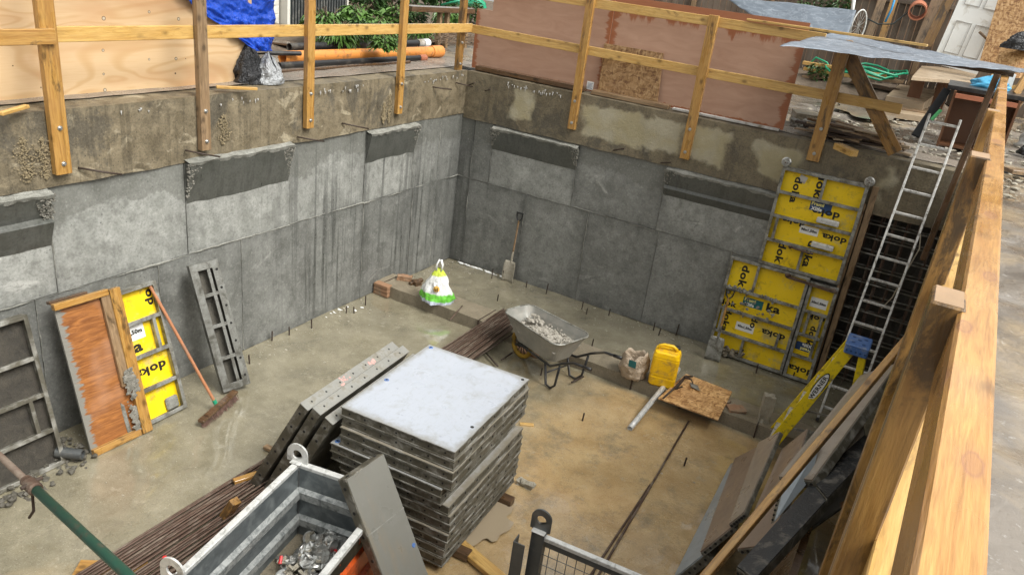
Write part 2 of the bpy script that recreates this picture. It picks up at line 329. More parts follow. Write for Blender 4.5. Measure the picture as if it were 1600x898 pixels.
def mk_osb(name, k=1.):
    m, nt, b = new_mat(name); g = N(nt)
    v = g.coord(); dis = g.n('ShaderNodeTexNoise'); dis.inputs['Scale'].default_value = 7; g.l(v, dis.inputs['Vector'])
    vv = g.mix(.12, v, dis.outputs['Color'], 'ADD')
    mp = g.n('ShaderNodeMapping'); mp.inputs['Scale'].default_value = (1, 3.4, 3.4); mp.inputs['Rotation'].default_value = (0, 0, .5); g.l(vv, mp.inputs[0])
    a = g.vor(mp.outputs[0], 13, 'F1', 'Color'); mp2 = g.n('ShaderNodeMapping'); mp2.inputs['Scale'].default_value = (3.2, 1, 1); mp2.inputs['Rotation'].default_value = (.3, .4, -.4); g.l(vv, mp2.inputs[0])
    a2 = g.vor(mp2.outputs[0], 15, 'F1', 'Color')
    f = g.mix(.5, a, a2)
    c = g.ramp(f, [(.25, (.2*k, .09*k, .03*k)), (.5, (.42*k, .235*k, .09*k)), (.75, (.58*k, .37*k, .18*k))])
    c = g.mix(g.ramp(g.noise(v, 3, 5), [(.5, 0.), (.7, .5)]), c, (.3*k, .16*k, .07*k))
    g.l(c, b.inputs['Base Color']); b.inputs['Roughness'].default_value = .45
    g.bump(f, b, .4, .004); return m
M['osb'] = mk_osb('flaky_strand_board', .9); M['osb2'] = mk_osb('pale_strand_board', 1.1); M['osb_wet'] = mk_osb('wet_strand_board', .62)

def mk_sheet(name, col, wr=.5, rough=.2, scale=3., lines=None, metal=0.):
    m, nt, b = new_mat(name); g = N(nt); v = g.coord(rand=False)
    n1 = g.noise(v, scale, 5, .55, 2.2); n2 = g.noise(g.coord(scale=(1, 2.5, 1), rand=False), scale*2, 4, .5, 1.5)
    c = g.mix(n1, tuple(x*.75 for x in col), tuple(x*1.25 for x in col))
    if lines:
        c = g.mix(g.ramp(g.math('ABSOLUTE', g.math('SUBTRACT', n1, .5)), [(.0, .8), (.022, 0.)]), c, lines)
    g.l(c, b.inputs['Base Color']); b.inputs['Roughness'].default_value = rough; b.inputs['Metallic'].default_value = metal
    g.bump(g.mix(.5, n1, n2), b, wr, .05); return m
M['tarp'] = mk_sheet('blue_tarpaulin', (.008, .07, .52), 1., .3, 7.)
M['poly'] = mk_sheet('grey_polythene', (.15, .18, .22), .4, .3, 2.6, (.42, .45, .5))
M['poly_dark'] = mk_sheet('dark_grey_polythene', (.10, .12, .145), .35, .5, 2.5, (.2, .22, .25))
M['blackbag'] = mk_sheet('black_bin_bag', (.02, .02, .022), 1., .2, 9.)
M['silverbag'] = mk_sheet('silver_lined_sheet', (.36, .37, .38), 1., .25, 8., None, .3)
M['sandbag'] = mk_sheet('beige_plastic_sack', (.42, .33, .24), .8, .4, 9.)

def mk_face(name, c1, c2, dirt, rough=.35, stain=None):
    m, nt, b = new_mat(name); g = N(nt); v = g.coord()
    c = g.mix(g.noise(v, 1.6, 4), c1, c2)
    c = g.mix(g.ramp(g.noise(v, 9, 8, .75, .5), [(.52, 0.), (.72, .55)]), c, dirt)
    if stain: c = g.mix(g.ramp(g.noise(g.coord(scale=(3, 1, .6)), 1.4, 5, .6), [(.54, 0.), (.6, .7)]), c, stain)
    c = g.mix(g.ramp(g.noise(v, 3.1, 9, .78, .3), [(.55, 0.), (.66, .38)]), c, dirt)
    scr = g.noise(g.coord(scale=(18, 1.2, 1.2)), 2.2, 3, .5); c = g.mix(g.ramp(g.math('ABSOLUTE', g.math('SUBTRACT', scr, .5)), [(.0, .35), (.006, 0.)]), c, tuple(x*.6 for x in dirt))
    gen = g.n('ShaderNodeTexCoord').outputs['Generated']; sx = g.n('ShaderNodeSeparateXYZ'); g.l(gen, sx.inputs[0])
    d = g.math('MINIMUM', g.math('MINIMUM', sx.outputs[0], g.math('SUBTRACT', 1., sx.outputs[0])), g.math('MINIMUM', sx.outputs[1], g.math('SUBTRACT', 1., sx.outputs[1])))
    c = g.mix(g.ramp(g.math('SUBTRACT', g.math('MULTIPLY', g.noise(v, 8, 8, .7), .16), d), [(.03, 0.), (.07, .8)]), c, dirt)
    sp = g.ramp(g.vor(v, 20), [(.035, 1.), (.06, 0.)]); c = g.mix(g.math('MULTIPLY', sp, g.ramp(g.noise(v, 4), [(.52, 0.), (.58, 1.)])), c, (.12, .11, .1))
    g.l(c, b.inputs['Base Color']); g.l(g.ramp(g.noise(v, 4, 6), [(.3, rough*.6), (.7, rough*1.6)]), b.inputs['Roughness'])
    g.bump(g.noise(v, 25, 4), b, .12, .003); return m
M['face_white'] = mk_face('pale_form_facing', (.34, .365, .415), (.405, .43, .475), (.235, .23, .21))
M['face_grey'] = mk_face('grey_form_facing', (.26, .255, .235), (.33, .32, .3), (.2, .17, .12))
M['face_brown'] = mk_face('brown_form_facing', (.21, .155, .115), (.28, .21, .16), (.14, .1, .075))
M['face_prop'] = mk_face('scuffed_grey_form_facing', (.175, .175, .16), (.24, .238, .22), (.15, .145, .125), stain=(.30, .21, .11))
M['face_tan'] = mk_face('muddy_beige_form_facing', (.26, .215, .17), (.33, .285, .235), (.2, .16, .12))
M['face_blue'] = mk_face('blue_grey_form_facing', (.27, .31, .34), (.34, .37, .39), (.2, .2, .18))

def mk_floor():
    m, nt, b = new_mat('wet_muddy_slab'); g = N(nt); v = g.coord(True)
    geo = g.n('ShaderNodeNewGeometry'); sx = g.n('ShaderNodeSeparateXYZ'); g.l(geo.outputs['Position'], sx.inputs[0])
    big = g.noise(v, .5, 5, .6, .6); mid = g.noise(v, 2.6, 9, .68, .15); fine = g.noise(v, 26, 8, .75)
    mud = g.mix(g.ramp(mid, [(.35, 0.), (.68, 1.)]), (.175, .155, .103), (.275, .245, .172))
    och = g.mix(g.ramp(mid, [(.35, 0.), (.68, 1.)]), (.36, .24, .11), (.50, .36, .185))
    # ochre clay shows where the slab is washed, right of the panel stack
    k = g.math('ADD', g.math('MULTIPLY', sx.outputs[0], .42), g.math('MULTIPLY', sx.outputs[1], -.10))
    k = g.math('ADD', k, g.math('MULTIPLY', g.math('SUBTRACT', big, .5), 1.6))
    front = g.ramp(g.math('ADD', sx.outputs[1], g.math('MULTIPLY', mid, .3)), [(.0, 0.), (1., 1.)])
    yy = g.math('MULTIPLY', g.math('ADD', sx.outputs[1], 2.1), -8.)
    k = g.math('MULTIPLY', g.ramp(g.math('MULTIPLY', k, .4), [(.62, 0.), (.86, 1.)]), g.math('MINIMUM', g.math('MAXIMUM', yy, 0.), 1.))
    c = g.mix(k, mud, och)
    c = g.mix(g.ramp(g.noise(v, 1.9, 10, .76, .15), [(.50, 0.), (.64, .6)]), c, (.14, .126, .09))
    c = g.mix(g.ramp(g.noise(v, 6.5, 8, .75, .4), [(.57, 0.), (.66, .45)]), c, (.40, .36, .27))
    c = g.mix(g.ramp(fine, [(.62, 0.), (.74, .55)]), c, (.46, .42, .34))
    c = g.mix(g.ramp(fine, [(.25, .7), (.36, 0.)]), c, (.09, .075, .05))
    sp = g.ramp(g.vor(v, 9), [(.03, 1.), (.055, 0.)]); c = g.mix(g.math('MULTIPLY', sp, g.ramp(mid, [(.5, 0.), (.55, 1.)])), c, (.55, .52, .45))
    gr = g.noise(v, 95, 3, .6); c = g.mix(g.ramp(gr, [(.30, .55), (.42, 0.)]), c, (.07, .06, .04)); c = g.mix(g.ramp(gr, [(.60, 0.), (.72, .5)]), c, (.5, .46, .36))
    g.l(c, b.inputs['Base Color'])
    pud = g.noise(v, .85, 4, .55, .4)
    rr = g.ramp(g.math('ADD', g.math('MULTIPLY', pud, .8), g.math('MULTIPLY', fine, .2)), [(.33, .42), (.43, .18), (.5, .05)])
    g.l(rr, b.inputs['Roughness']); b.inputs['Specular IOR Level'].default_value = .85
    h = g.mix(.5, mid, fine)
    hm = g.math('MULTIPLY', h, g.ramp(pud, [(.45, 1.), (.56, .12)]))
    g.bump(hm, b, .55, .03); b.inputs['Coat Roughness'].default_value = .04; g.l(g.ramp(g.math('ADD', g.math('MULTIPLY', pud, .8), g.math('MULTIPLY', mid, .2)), [(.36, .15), (.5, 1.)]), b.inputs['Coat Weight']); return m
M['floor'] = mk_floor()

def mk_ground():
    m, nt, b = new_mat('wet_trampled_ground'); g = N(nt); v = g.coord(True)
    mid = g.noise(v, 1.7, 8, .65, .6); fine = g.noise(v, 14, 7, .72)
    c = g.mix(g.ramp(mid, [(.35, 0.), (.65, 1.)]), (.11, .092, .074), (.20, .172, .143))
    c = g.mix(g.ramp(g.noise(v, .6, 5, .6, .5), [(.5, 0.), (.62, .8)]), c, (.33, .25, .15))
    c = g.mix(g.ramp(fine, [(.6, 0.), (.72, .6)]), c, (.5, .48, .45))
    c = g.mix(g.ramp(fine, [(.28, .8), (.4, 0.)]), c, (.07, .055, .04))
    g.l(c, b.inputs['Base Color'])
    pud = g.noise(v, .9, 5, .55, .5)
    g.l(g.ramp(pud, [(.42, .6), (.5, .25), (.56, .06)]), b.inputs['Roughness'])
    g.bump(g.math('MULTIPLY', g.mix(.5, mid, fine), g.ramp(pud, [(.45, 1.), (.56, .25)])), b, .8, .05); b.inputs['Coat Roughness'].default_value = .04; g.l(g.ramp(pud, [(.42, .0), (.56, .45)]), b.inputs['Coat Weight']); return m
M['ground'] = mk_ground()

# ------------------------------------------------------------------ mesh builder
class MB:
    def __init__(s): s.v = []; s.f = []
    def add(s, vs, fs):
        o = len(s.v); s.v += [Vector(p) for p in vs]; s.f += [tuple(i+o for i in f) for f in fs]; return s
    def box(s, x0, x1, y0, y1, z0, z1):
        v = [(x, y, z) for z in (z0, z1) for y in (y0, y1) for x in (x0, x1)]
        return s.add(v, [(0, 2, 3, 1), (4, 5, 7, 6), (0, 1, 5, 4), (2, 6, 7, 3), (0, 4, 6, 2), (1, 3, 7, 5)])
    def hexa(s, b, t):   # 4 bottom points, 4 top points (same order)
        return s.add(list(b)+list(t), [(3, 2, 1, 0), (4, 5, 6, 7), (0, 1, 5, 4), (1, 2, 6, 5), (2, 3, 7, 6), (3, 0, 4, 7)])
    def bar(s, p0, p1, w, h, up=(0, 0, 1)):
        p0, p1 = Vector(p0), Vector(p1); d = (p1-p0).normalized(); up = Vector(up)
        a = d.cross(up)
        if a.length < 1e-3: a = d.cross(Vector((1, 0, 0)))
        a.normalize(); c = a.cross(d)
        q = [a*(w/2)*i + c*(h/2)*j for i, j in ((-1, -1), (1, -1), (1, 1), (-1, 1))]
        return s.hexa([p0+k for k in q], [p1+k for k in q])
    def tube(s, pts, r, n=8, cap=True, closed=False):
        pts = [Vector(p) for p in pts]; o = len(s.v); m = len(pts); prev = None
        rr = r if isinstance(r, (list, tuple)) else [r]*m
        for i, p in enumerate(pts):
            if closed: d = (pts[(i+1) % m]-pts[i-1]).normalized()
            else: d = ((pts[min(i+1, m-1)]-pts[max(i-1, 0)])).normalized()
            a = prev if prev is not None else (Vector((0, 0, 1)) if abs(d.z) < .9 else Vector((1, 0, 0)))
            a = (a - d*a.dot(d)); a.normalize(); prev = a; b = d.cross(a)
            for k in range(n):
                t = 2*math.pi*k/n; s.v.append(p + a*math.cos(t)*rr[i] + b*math.sin(t)*rr[i])
        for i in range(m if closed else m-1):
            i2 = (i+1) % m
            for k in range(n): s.f.append((o+i*n+k, o+i*n+(k+1) % n, o+i2*n+(k+1) % n, o+i2*n+k))
        if cap and not closed:
            s.f.append(tuple(o+k for k in range(n))[::-1]); s.f.append(tuple(o+(m-1)*n+k for k in range(n)))
        return s
    def pipe(s, p0, p1, r, t=.004, n=20):   # hollow tube open at both ends
        p0, p1 = Vector(p0), Vector(p1); d = (p1-p0).normalized()
        a = d.cross(Vector((0, 0, 1))) if abs(d.z) < .9 else d.cross(Vector((1, 0, 0))); a.normalize(); b = d.cross(a)
        o = len(s.v)
        for p, q in ((p0, r), (p1, r), (p1, r-t), (p0, r-t)):
            for k in range(n):
                u = 2*math.pi*k/n; s.v.append(p + (a*math.cos(u)+b*math.sin(u))*q)
        for j in range(4):
            for k in range(n): s.f.append((o+j*n+k, o+j*n+(k+1) % n, o+((j+1) % 4)*n+(k+1) % n, o+((j+1) % 4)*n+k))
        return s
    def disc(s, c, nrm, r, t, n=12):
        c = Vector(c); nrm = Vector(nrm).normalized(); return s.tube([c, c+nrm*t], r, n)
    def grid(s, fn, nu, nv, closed_u=False):
        o = len(s.v)
        for j in range(nv+1):
            for i in range(nu+1): s.v.append(Vector(fn(i/nu, j/nv)))
        for j in range(nv):
            for i in range(nu):
                a = o+j*(nu+1)+i; s.f.append((a, a+1, a+nu+2, a+nu+1))
        return s
    def lump(s, c, r, seed=0., rough=.35, sub=1, freq=1.2, squash=(1, 1, 1)):
        bm = bmesh.new(); bmesh.ops.create_icosphere(bm, subdivisions=sub, radius=1)
        c = Vector(c); o = len(s.v)
        for v in bm.verts:
            k = 1+rough*noise.noise(v.co*freq+Vector((seed, seed*1.7, -seed)))*2
            s.v.append(c + Vector((v.co.x*squash[0], v.co.y*squash[1], v.co.z*squash[2]))*r*k)
        s.f += [tuple(o+v.index for v in f.verts) for f in bm.faces]; bm.free(); return s
    def build(s, name, mat, parent=None, world=False, mw=None, smooth=False, bevel=0., solid=0., base=True):
        """world: points are world points; mw: points are local to matrix mw"""
        me = bpy.data.meshes.new(name)
        if parent is not None and world:
            inv = parent.matrix_world.inverted(); vs = [inv @ p for p in s.v]; mat4 = None
        elif parent is None and mw is None:
            xs = [p.x for p in s.v]; ys = [p.y for p in s.v]; zs = [p.z for p in s.v]
            o = Vector(((min(xs)+max(xs))/2, (min(ys)+max(ys))/2, min(zs))) if base else Vector()
            vs = [p-o for p in s.v]; mat4 = Matrix.Translation(o)
        else: vs = s.v; mat4 = mw
        me.from_pydata([tuple(v) for v in vs], [], s.f); me.validate()
        me.materials.append(M[mat] if isinstance(mat, str) else mat)
        bm = bmesh.new(); bm.from_mesh(me); bmesh.ops.recalc_face_normals(bm, faces=bm.faces); bm.to_mesh(me); bm.free()
        ob = bpy.data.objects.new(name, me); C.objects.link(ob)
        if parent is not None: ob.parent = parent
        if mat4 is not None:
            if parent is not None: ob.matrix_local = mat4
            else: ob.matrix_world = mat4
        if smooth: me.shade_smooth()
        if solid: k = ob.modifiers.new('thickness', 'SOLIDIFY'); k.thickness = solid
        if bevel: k = ob.modifiers.new('bevel', 'BEVEL'); k.width = bevel; k.segments = 1; k.limit_method = 'ANGLE'
        return ob

def tag(o, label=None, cat=None, group=None, kind=None):
    if label: o['label'] = label
    if cat: o['category'] = cat
    if group: o['group'] = group
    if kind: o['kind'] = kind
    return o
def root(name, mw, label, cat, group=None):
    o = bpy.data.objects.new(name, None); C.objects.link(o); o.empty_display_size = .1
    o.matrix_world = mw if isinstance(mw, Matrix) else Matrix.Translation(Vector(mw))
    return tag(o, label, cat, group)
def frame(o, u, v):
    """matrix with local x along u, local z along v (made square to u), local y = z cross x"""
    u = Vector(u).normalized(); v = Vector(v); v = (v-u*v.dot(u)).normalized(); y = v.cross(u)
    m = Matrix((u, y, v)).transposed().to_4x4(); m.translation = Vector(o); return m
def copy_tree(o, mw=None, parent=None):
    c = o.copy(); C.objects.link(c)
    if parent is not None: c.parent = parent
    elif mw is not None: c.matrix_world = mw
    for ch in o.children:
        d = ch.copy(); C.objects.link(d); d.parent = c
        for g in ch.children:
            e = g.copy(); C.objects.link(e); e.parent = d
    return c
def timber(name, p0, p1, w, h, mat, label, cat, group=None, up=(0, 0, 1), bevel=.004, parent=None, wob=0., ends=None):
    """a length of timber with its grain along local x"""
    p0, p1 = Vector(p0), Vector(p1); L = (p1-p0).length; m = frame(p0, p1-p0, up)
    b = MB()
    n = 6 if wob else 1
    for i in range(n):
        pass
    b.box(0, L, -w/2, w/2, -h/2, h/2)
    if parent is not None: m = parent.matrix_world.inverted() @ m
    o = b.build(name, mat, parent, mw=m, bevel=bevel)
    if parent is None: tag(o, label, cat, group)
    if ends:
        for x in ends: e = MB().box(*( (-.0015, .0005) if x == 0 else (L-.0005, L+.0015)), -w/2+.003, w/2-.003, -h/2+.003, h/2-.003); e.build('end_grain', 'endgrain', o, mw=Matrix())
    return o
_txt = {}
def text_mesh(s, size, mat, parent, mw, sx=1.3, off=.012, th=.0015, name='lettering'):
    cu = bpy.data.curves.new('lettering', 'FONT'); cu.body = s; cu.size = size; cu.extrude = th; cu.offset = off*size/.2
    cu.align_x = 'CENTER'; cu.align_y = 'CENTER'; cu.resolution_u = 3; cu.space_character = 1.08
    t = bpy.data.objects.new('lettering_curve', cu); C.objects.link(t)
    bpy.context.view_layer.update()
    me = bpy.data.meshes.new_from_object(t.evaluated_get(bpy.context.evaluated_depsgraph_get()))
    bpy.data.objects.remove(t); bpy.data.curves.remove(cu)
    me.name = name; me.materials.clear(); me.materials.append(M[mat])
    for v in me.vertices: v.co.x *= sx
    o = bpy.data.objects.new(name, me); C.objects.link(o); o.parent = parent; o.matrix_local = mw; return o
def lay(x, y, z, rot=0.):
    """text plane standing in local xz, reading from -y"""
    return Matrix.Translation((x, y, z)) @ Matrix.Rotation(math.pi/2, 4, 'X') @ Matrix.Rotation(rot, 4, 'Z')

G = 3.2      # ground level above the pit floor
exec_order = []

# ================================================================== THE SETTING
def gh(x, y): return G
def wob(x, y, z=0, f=1., a=.02): return a*noise.noise(Vector((x*f, y*f, z*f+3.3)))
WX0, WX1 = 6.93, 7.32       # right side of the pit at y = -12 and at y = 0
def side_x(y): return WX1 + (y)*(.0323)

b = MB()
b.grid(lambda u, v: (-.3+u*8.2, -12.6+v*13.6, wob(u*8, v*13, 0, 2.2, .018)+wob(u*8, v*13, 5, .6, .02)), 110, 180)
tag(b.build('floor', 'floor', smooth=True, base=False), kind='structure')

def ground_patch(mb, x0, x1, y0, y1, nx, ny, fn=None):
    mb.grid(lambda u, v: (lambda x, y: (x, y, G+(fn(x, y) if fn else 0)))(x0+u*(x1-x0), y0+v*(y1-y0)), nx, ny)
def bumps(x, y):
    k = min(1., max(0., min(abs(x), abs(y))*1.5)) if False else 1.
    return wob(x, y, 0, 1.3, .05)+wob(x, y, 9, 4., .018)-.02
b = MB()
ground_patch(b, -60, -1.2, -30, 80, 8, 12)
ground_patch(b, -1.2, -.28, -12.6, .9, 12, 110, bumps)
ground_patch(b, -1.2, -.28, .9, 80, 1, 6)
ground_patch(b, -.28, 12, .9, 14, 130, 120, lambda x, y: bumps(x, y)*min(1, (y-.9)*2))
ground_patch(b, -.28, 60, 14, 80, 6, 6)
ground_patch(b, 12, 60, -30, 14, 6, 6)
b.grid(lambda u, v: ((side_x(-12.6+v*13.5)+.02)+u*(12-side_x(-12.6+v*13.5)-.02), -12.6+v*13.5, G+bumps(u*5+7, -12.6+v*13.5)*min(1, u*20)), 60, 150)
ground_patch(b, -60, 60, -30, -12.6, 4, 4)
tag(b.build('ground', 'ground', smooth=True, base=False), kind='structure')

# ---- cast walls: individual pours stand a few mm proud of one another, dark joints between them
def cast_wall(name, axis, cells, label, far):
    """cells: (a0, a1, z0, z1, tone); axis 'x' lies in plane x = 0 (a is y), axis 'y' in plane y = 0 (a is x)"""
    me = bpy.data.meshes.new(name); vs, fs, tn, vt = [], [], [], []
    for (a0, a1, z0, z1, tone) in cells:
        p = rnd(.002, .014); g_ = .004; nu = max(2, int((a1-a0)/.05)); nv = max(2, int((z1-z0)/.05)); o = len(vs)
        for j in range(nv+1):
            for i in range(nu+1):
                a = a0+g_+(a1-a0-2*g_)*i/nu; z = z0+g_+(z1-z0-2*g_)*j/nv
                q = p + .004*noise.noise(Vector((a*1.3, z*1.3, 2)))
                vs.append((q, a, z) if axis == 'x' else (a, -q, z))
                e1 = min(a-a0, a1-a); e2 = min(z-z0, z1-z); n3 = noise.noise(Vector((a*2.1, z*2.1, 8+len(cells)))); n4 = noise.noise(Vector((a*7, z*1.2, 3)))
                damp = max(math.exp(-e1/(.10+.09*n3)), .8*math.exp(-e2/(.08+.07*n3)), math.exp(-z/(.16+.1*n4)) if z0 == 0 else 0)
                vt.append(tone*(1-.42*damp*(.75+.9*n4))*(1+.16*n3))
        for j in range(nv):
            for i in range(nu):
                k = o+j*(nu+1)+i; f = (k, k+1, k+nu+2, k+nu+1); fs.append(f if axis == 'x' else f[::-1] if False else f); tn.append(tone)
        # edges running back into the joint
        ring = [o+i for i in range(nu+1)] + [o+(nu+1)*j+nu for j in range(1, nv+1)] + [o+(nu+1)*nv+i for i in range(nu-1, -1, -1)] + [o+(nu+1)*j for j in range(nv-1, 0, -1)]
        o2 = len(vs)
        for r in ring:
            x, y, z = vs[r]; vs.append((-.03, y, z) if axis == 'x' else (x, .03, z)); vt.append(tone*.5)
        n = len(ring)
        for k in range(n): fs.append((ring[k], ring[(k+1) % n], o2+(k+1) % n, o2+k)); tn.append(tone*.8)
    # backing
    o = len(vs)
    a0 = min(c[0] for c in cells)-.02; a1 = max(c[1] for c in cells)
    if axis == 'x': vs += [(-.02, a0, 0), (-.02, a1, 0), (-.02, a1, 2.55), (-.02, a0, 2.55)]
    else: vs += [(a0, .02, 0), (a1, .02, 0), (a1, .02, 2.55), (a0, .02, 2.55)]
    fs.append((o, o+1, o+2, o+3)); tn.append(.25); vt += [.25]*4
    me.from_pydata(vs, [], fs); me.materials.append(M['wall'])
    at_ = me.attributes.new('tone', 'FLOAT_COLOR', 'POINT')
    for i, t in enumerate(vt): at_.data[i].color = (t, t, t*.985, 1)
    o = bpy.data.objects.new(name, me); C.objects.link(o); tag(o, label, 'wall'); return o

def seam(parent, axis, a0, z0, a1, z1, w=.012, n=None, side=1):
    """ragged grout fin squeezed out of a joint"""
    L = math.hypot(a1-a0, z1-z0); n = n or max(4, int(L/.05)); mb = MB(); pts = []; rr = []
    for i in range(n+1):
        t = i/n; a = a0+(a1-a0)*t+rnd(-.004, .004); z = z0+(z1-z0)*t+rnd(-.004, .004)
        q = .012+.004*rnd(-1, 1); pts.append((q, a, z) if axis == 'x' else (a, -q, z))
        k = noise.noise(Vector((a*2.3, z*2.3, 7))); rr.append(max(.0012, w*(.45+1.1*k)+rnd(-.002, .002)))
    mb.tube(pts, rr, 5)
    return mb.build('grout_seam', 'ledge', parent, world=True)

zs, zc = 1.5, 2.54
lower = [-12.5, -10.6, -9.6, -8.05, -7.04, -5.74, -4.62, -3.52, -2.40, -1.24, -.62, 0]
upper = [-12.5, -11, -9.4, -7.9, -6.82, -5.36, -3.84, -2.42, -1.29, -.62, 0]
cellsL = [(a, c, 0, zs, rnd(.68, .84)*(1.0 if a < -4 else .9)) for a, c in zip(lower, lower[1:])]
tu = {-6.82: 1.17, -5.36: 1.12, -7.9: 1.15, -3.84: 1.02, -2.42: 1.06, -1.29: .84, -.62: .72}
cellsL += [(a, c, zs, zc, tu.get(a, 1.1)) for a, c in zip(upper, upper[1:])]
wl = cast_wall('concrete_wall', 'x', cellsL, 'long grey concrete wall with the broom and the orange shutter leaning on it', 0)
for a in lower[4:-1]: seam(wl, 'x', a, .02, a, zs, .008)
for a in upper[4:-1]: seam(wl, 'x', a, zs, a, 2.1 if a not in (-.62,) else 2.5, .007)
for a, c in zip(upper[3:], upper[4:]): seam(wl, 'x', a, zs+rnd(-.01, .01), c, zs+rnd(-.01, .01), .016)

lowr = [0, .26, 1.35, 2.47, 3.62, 4.72, 6.22]
uppr = [0, .26, .62, 2.14, 3.56, 5.12, 6.22]
tl = [.58, .76, .84, .80, .86, .78]
cellsR = [(a, c, 0, zs, t) for a, c, t in zip(lowr, lowr[1:], tl)]
tr = [.6, .74, 1.08, .84, 1.02, .92]
cellsR += [(a, c, zs-.02, zc, t) for a, c, t in zip(uppr, uppr[1:], tr)]
cellsR = [(a, c, z0 if z0 == 0 else zs, z1, t) for a, c, z0, z1, t in cellsR]
wr = cast_wall('concrete_wall', 'y', cellsR, 'dark grey concrete wall behind the wheelbarrow and the leaning shovel', 1)
for a in lowr[1:-1]: seam(wr, 'y', a, .02, a, zs, .008)
for a in uppr[1:-1]: seam(wr, 'y', a, zs, a, 2.1, .006)
for a, c in zip(uppr[:5], uppr[1:]): seam(wr, 'y', a, zs+rnd(-.01, .01), c, zs+rnd(-.01, .01), .010)

# ---- leftover pour boxes: a shelf on top, a smooth face running back to the wall below, broken ends
def corbel(parent, axis, a0, a1, zt, zb, out=.15, two=False, bl=True, br=True):
    def P(a, q, z): return (q, a, z) if axis == 'x' else (a, -q, z)
    prof = [(out, zt), (.008, zb)] if not two else [(out, zt), (.05, zt-.22), (out*.8, zt-.26), (.008, zb)]
    nu = 26; mb = MB()
    fl = [(P(a0, .01, zt), 0)]
    segs = list(zip(prof, prof[1:]))
    for (q0, z0), (q1, z1) in segs:
        mb.grid(lambda u, v: P(a0+(a1-a0)*u, q0+(q1-q0)*v+.006*noise.noise(Vector((u*6, v*2, a0))), z0+(z1-z0)*v), nu, 4)
    for a in (a0, a1):     # end cheeks
        o = len(mb.v); mb.v += [Vector(P(a, 0, zt))] + [Vector(P(a, q, z)) for q, z in prof] + [Vector(P(a, 0, zb))]
        mb.f.append(tuple(range(o, len(mb.v))))
    mb.build('pour_box_face', 'corbel', parent, world=True)
    t = MB()
    def rag(u, k): return noise.noise(Vector((u*9, k*3.1, a0*2)))
    t.grid(lambda u, v: P(a0-.01+(a1-a0+.02)*u, -.005+(out+.012+.02*rag(u, 1))*v, zt+.012+.016*rag(u, v*3)+.03*(1-v)), nu*2, 5)
    t.grid(lambda u, v: P(a0-.01+(a1-a0+.02)*u, out+.012+.02*rag(u, 1)-.012*v, zt+.012+.016*rag(u, 3)-(.03+.022*rag(u*2, 5))*v), nu*2, 2)
    t.build('ragged_shelf', 'ledge', parent, world=True)
    for a, on in ((a0, bl), (a1, br)):
        if not on: continue
        r = MB(); s = 1 if a == a0 else -1
        for k in range(260):
            z = zt-rnd(0, 1)**1.5*(zt-zb)*.8; w = (z-zb)/(zt-zb)
            r.lump(P(a+s*rnd(-.03, .17)*w**1.3, (out*w)*rnd(.8, 1.0), z), rnd(.004, .014), k, .5, 1)
        r.build('broken_edge', 'broken', parent, world=True)
corbel(wl, 'x', -8.0, -6.83, 2.5, 1.99, .13, two=True)
corbel(wl, 'x', -5.35, -3.87, 2.54, 2.06, .11)
corbel(wl, 'x', -2.41, -1.30, 2.49, 2.07, .11, bl=False)
corbel(wr, 'y', .62, 2.13, 2.42, 2.08, .08)
corbel(wr, 'y', 3.57, 5.12, 2.43, 2.05, .10, two=True, br=False)

# ---- capping beams
def beam_face(mb, fn, nu, nv): mb.grid(fn, nu, nv)
def cap_beam(axis, a0, a1, z0, mat, name, label, top_w=.3, cat='beam'):
    mb = MB(); nu = int((a1-a0)/.08); out = .03
    P = (lambda a, q, z: (q, a, z)) if axis == 'x' else (lambda a, q, z: (a, -q, z))
    def q(a, z): return out+.022*noise.noise(Vector((a*1.4, z*2.2, 4)))+.007*noise.noise(Vector((a*9, z*9, 4)))
    mb.grid(lambda u, v: P(a0+(a1-a0)*u, q(a0+(a1-a0)*u, z0+(G+.02-z0)*v), z0+.02*noise.noise(Vector(((a0+(a1-a0)*u)*2.2, 1, 1)))*(1-v)+(G+.02-z0)*v), nu, 10)
    mb.grid(lambda u, v: P(a0+(a1-a0)*u, q(a0+(a1-a0)*u, G)*(1-v)-top_w*v, G+.02+(.008*noise.noise(Vector((u*nu*.5, v*4, 2))))*min(1, v*5)), nu, 5)
    mb.grid(lambda u, v: P(a0+(a1-a0)*u, q(a0+(a1-a0)*u, z0)*(1-v)-.03*v, z0+.02*noise.noise(Vector(((a0+(a1-a0)*u)*2.2, 1, 1)))), nu, 1)
    o = mb.build(name, mat, smooth=True, base=False); return tag(o, label, cat)
cl = cap_beam('x', -12.6, .0, zc, 'cap', 'capping_beam', 'rough brown concrete beam topping the long wall under the blue tarpaulin')
crb = cap_beam('y', .032, 7.34, zc-.06, 'cap_far', 'capping_beam', 'brown concrete beam under the pinkish hoarding boards')
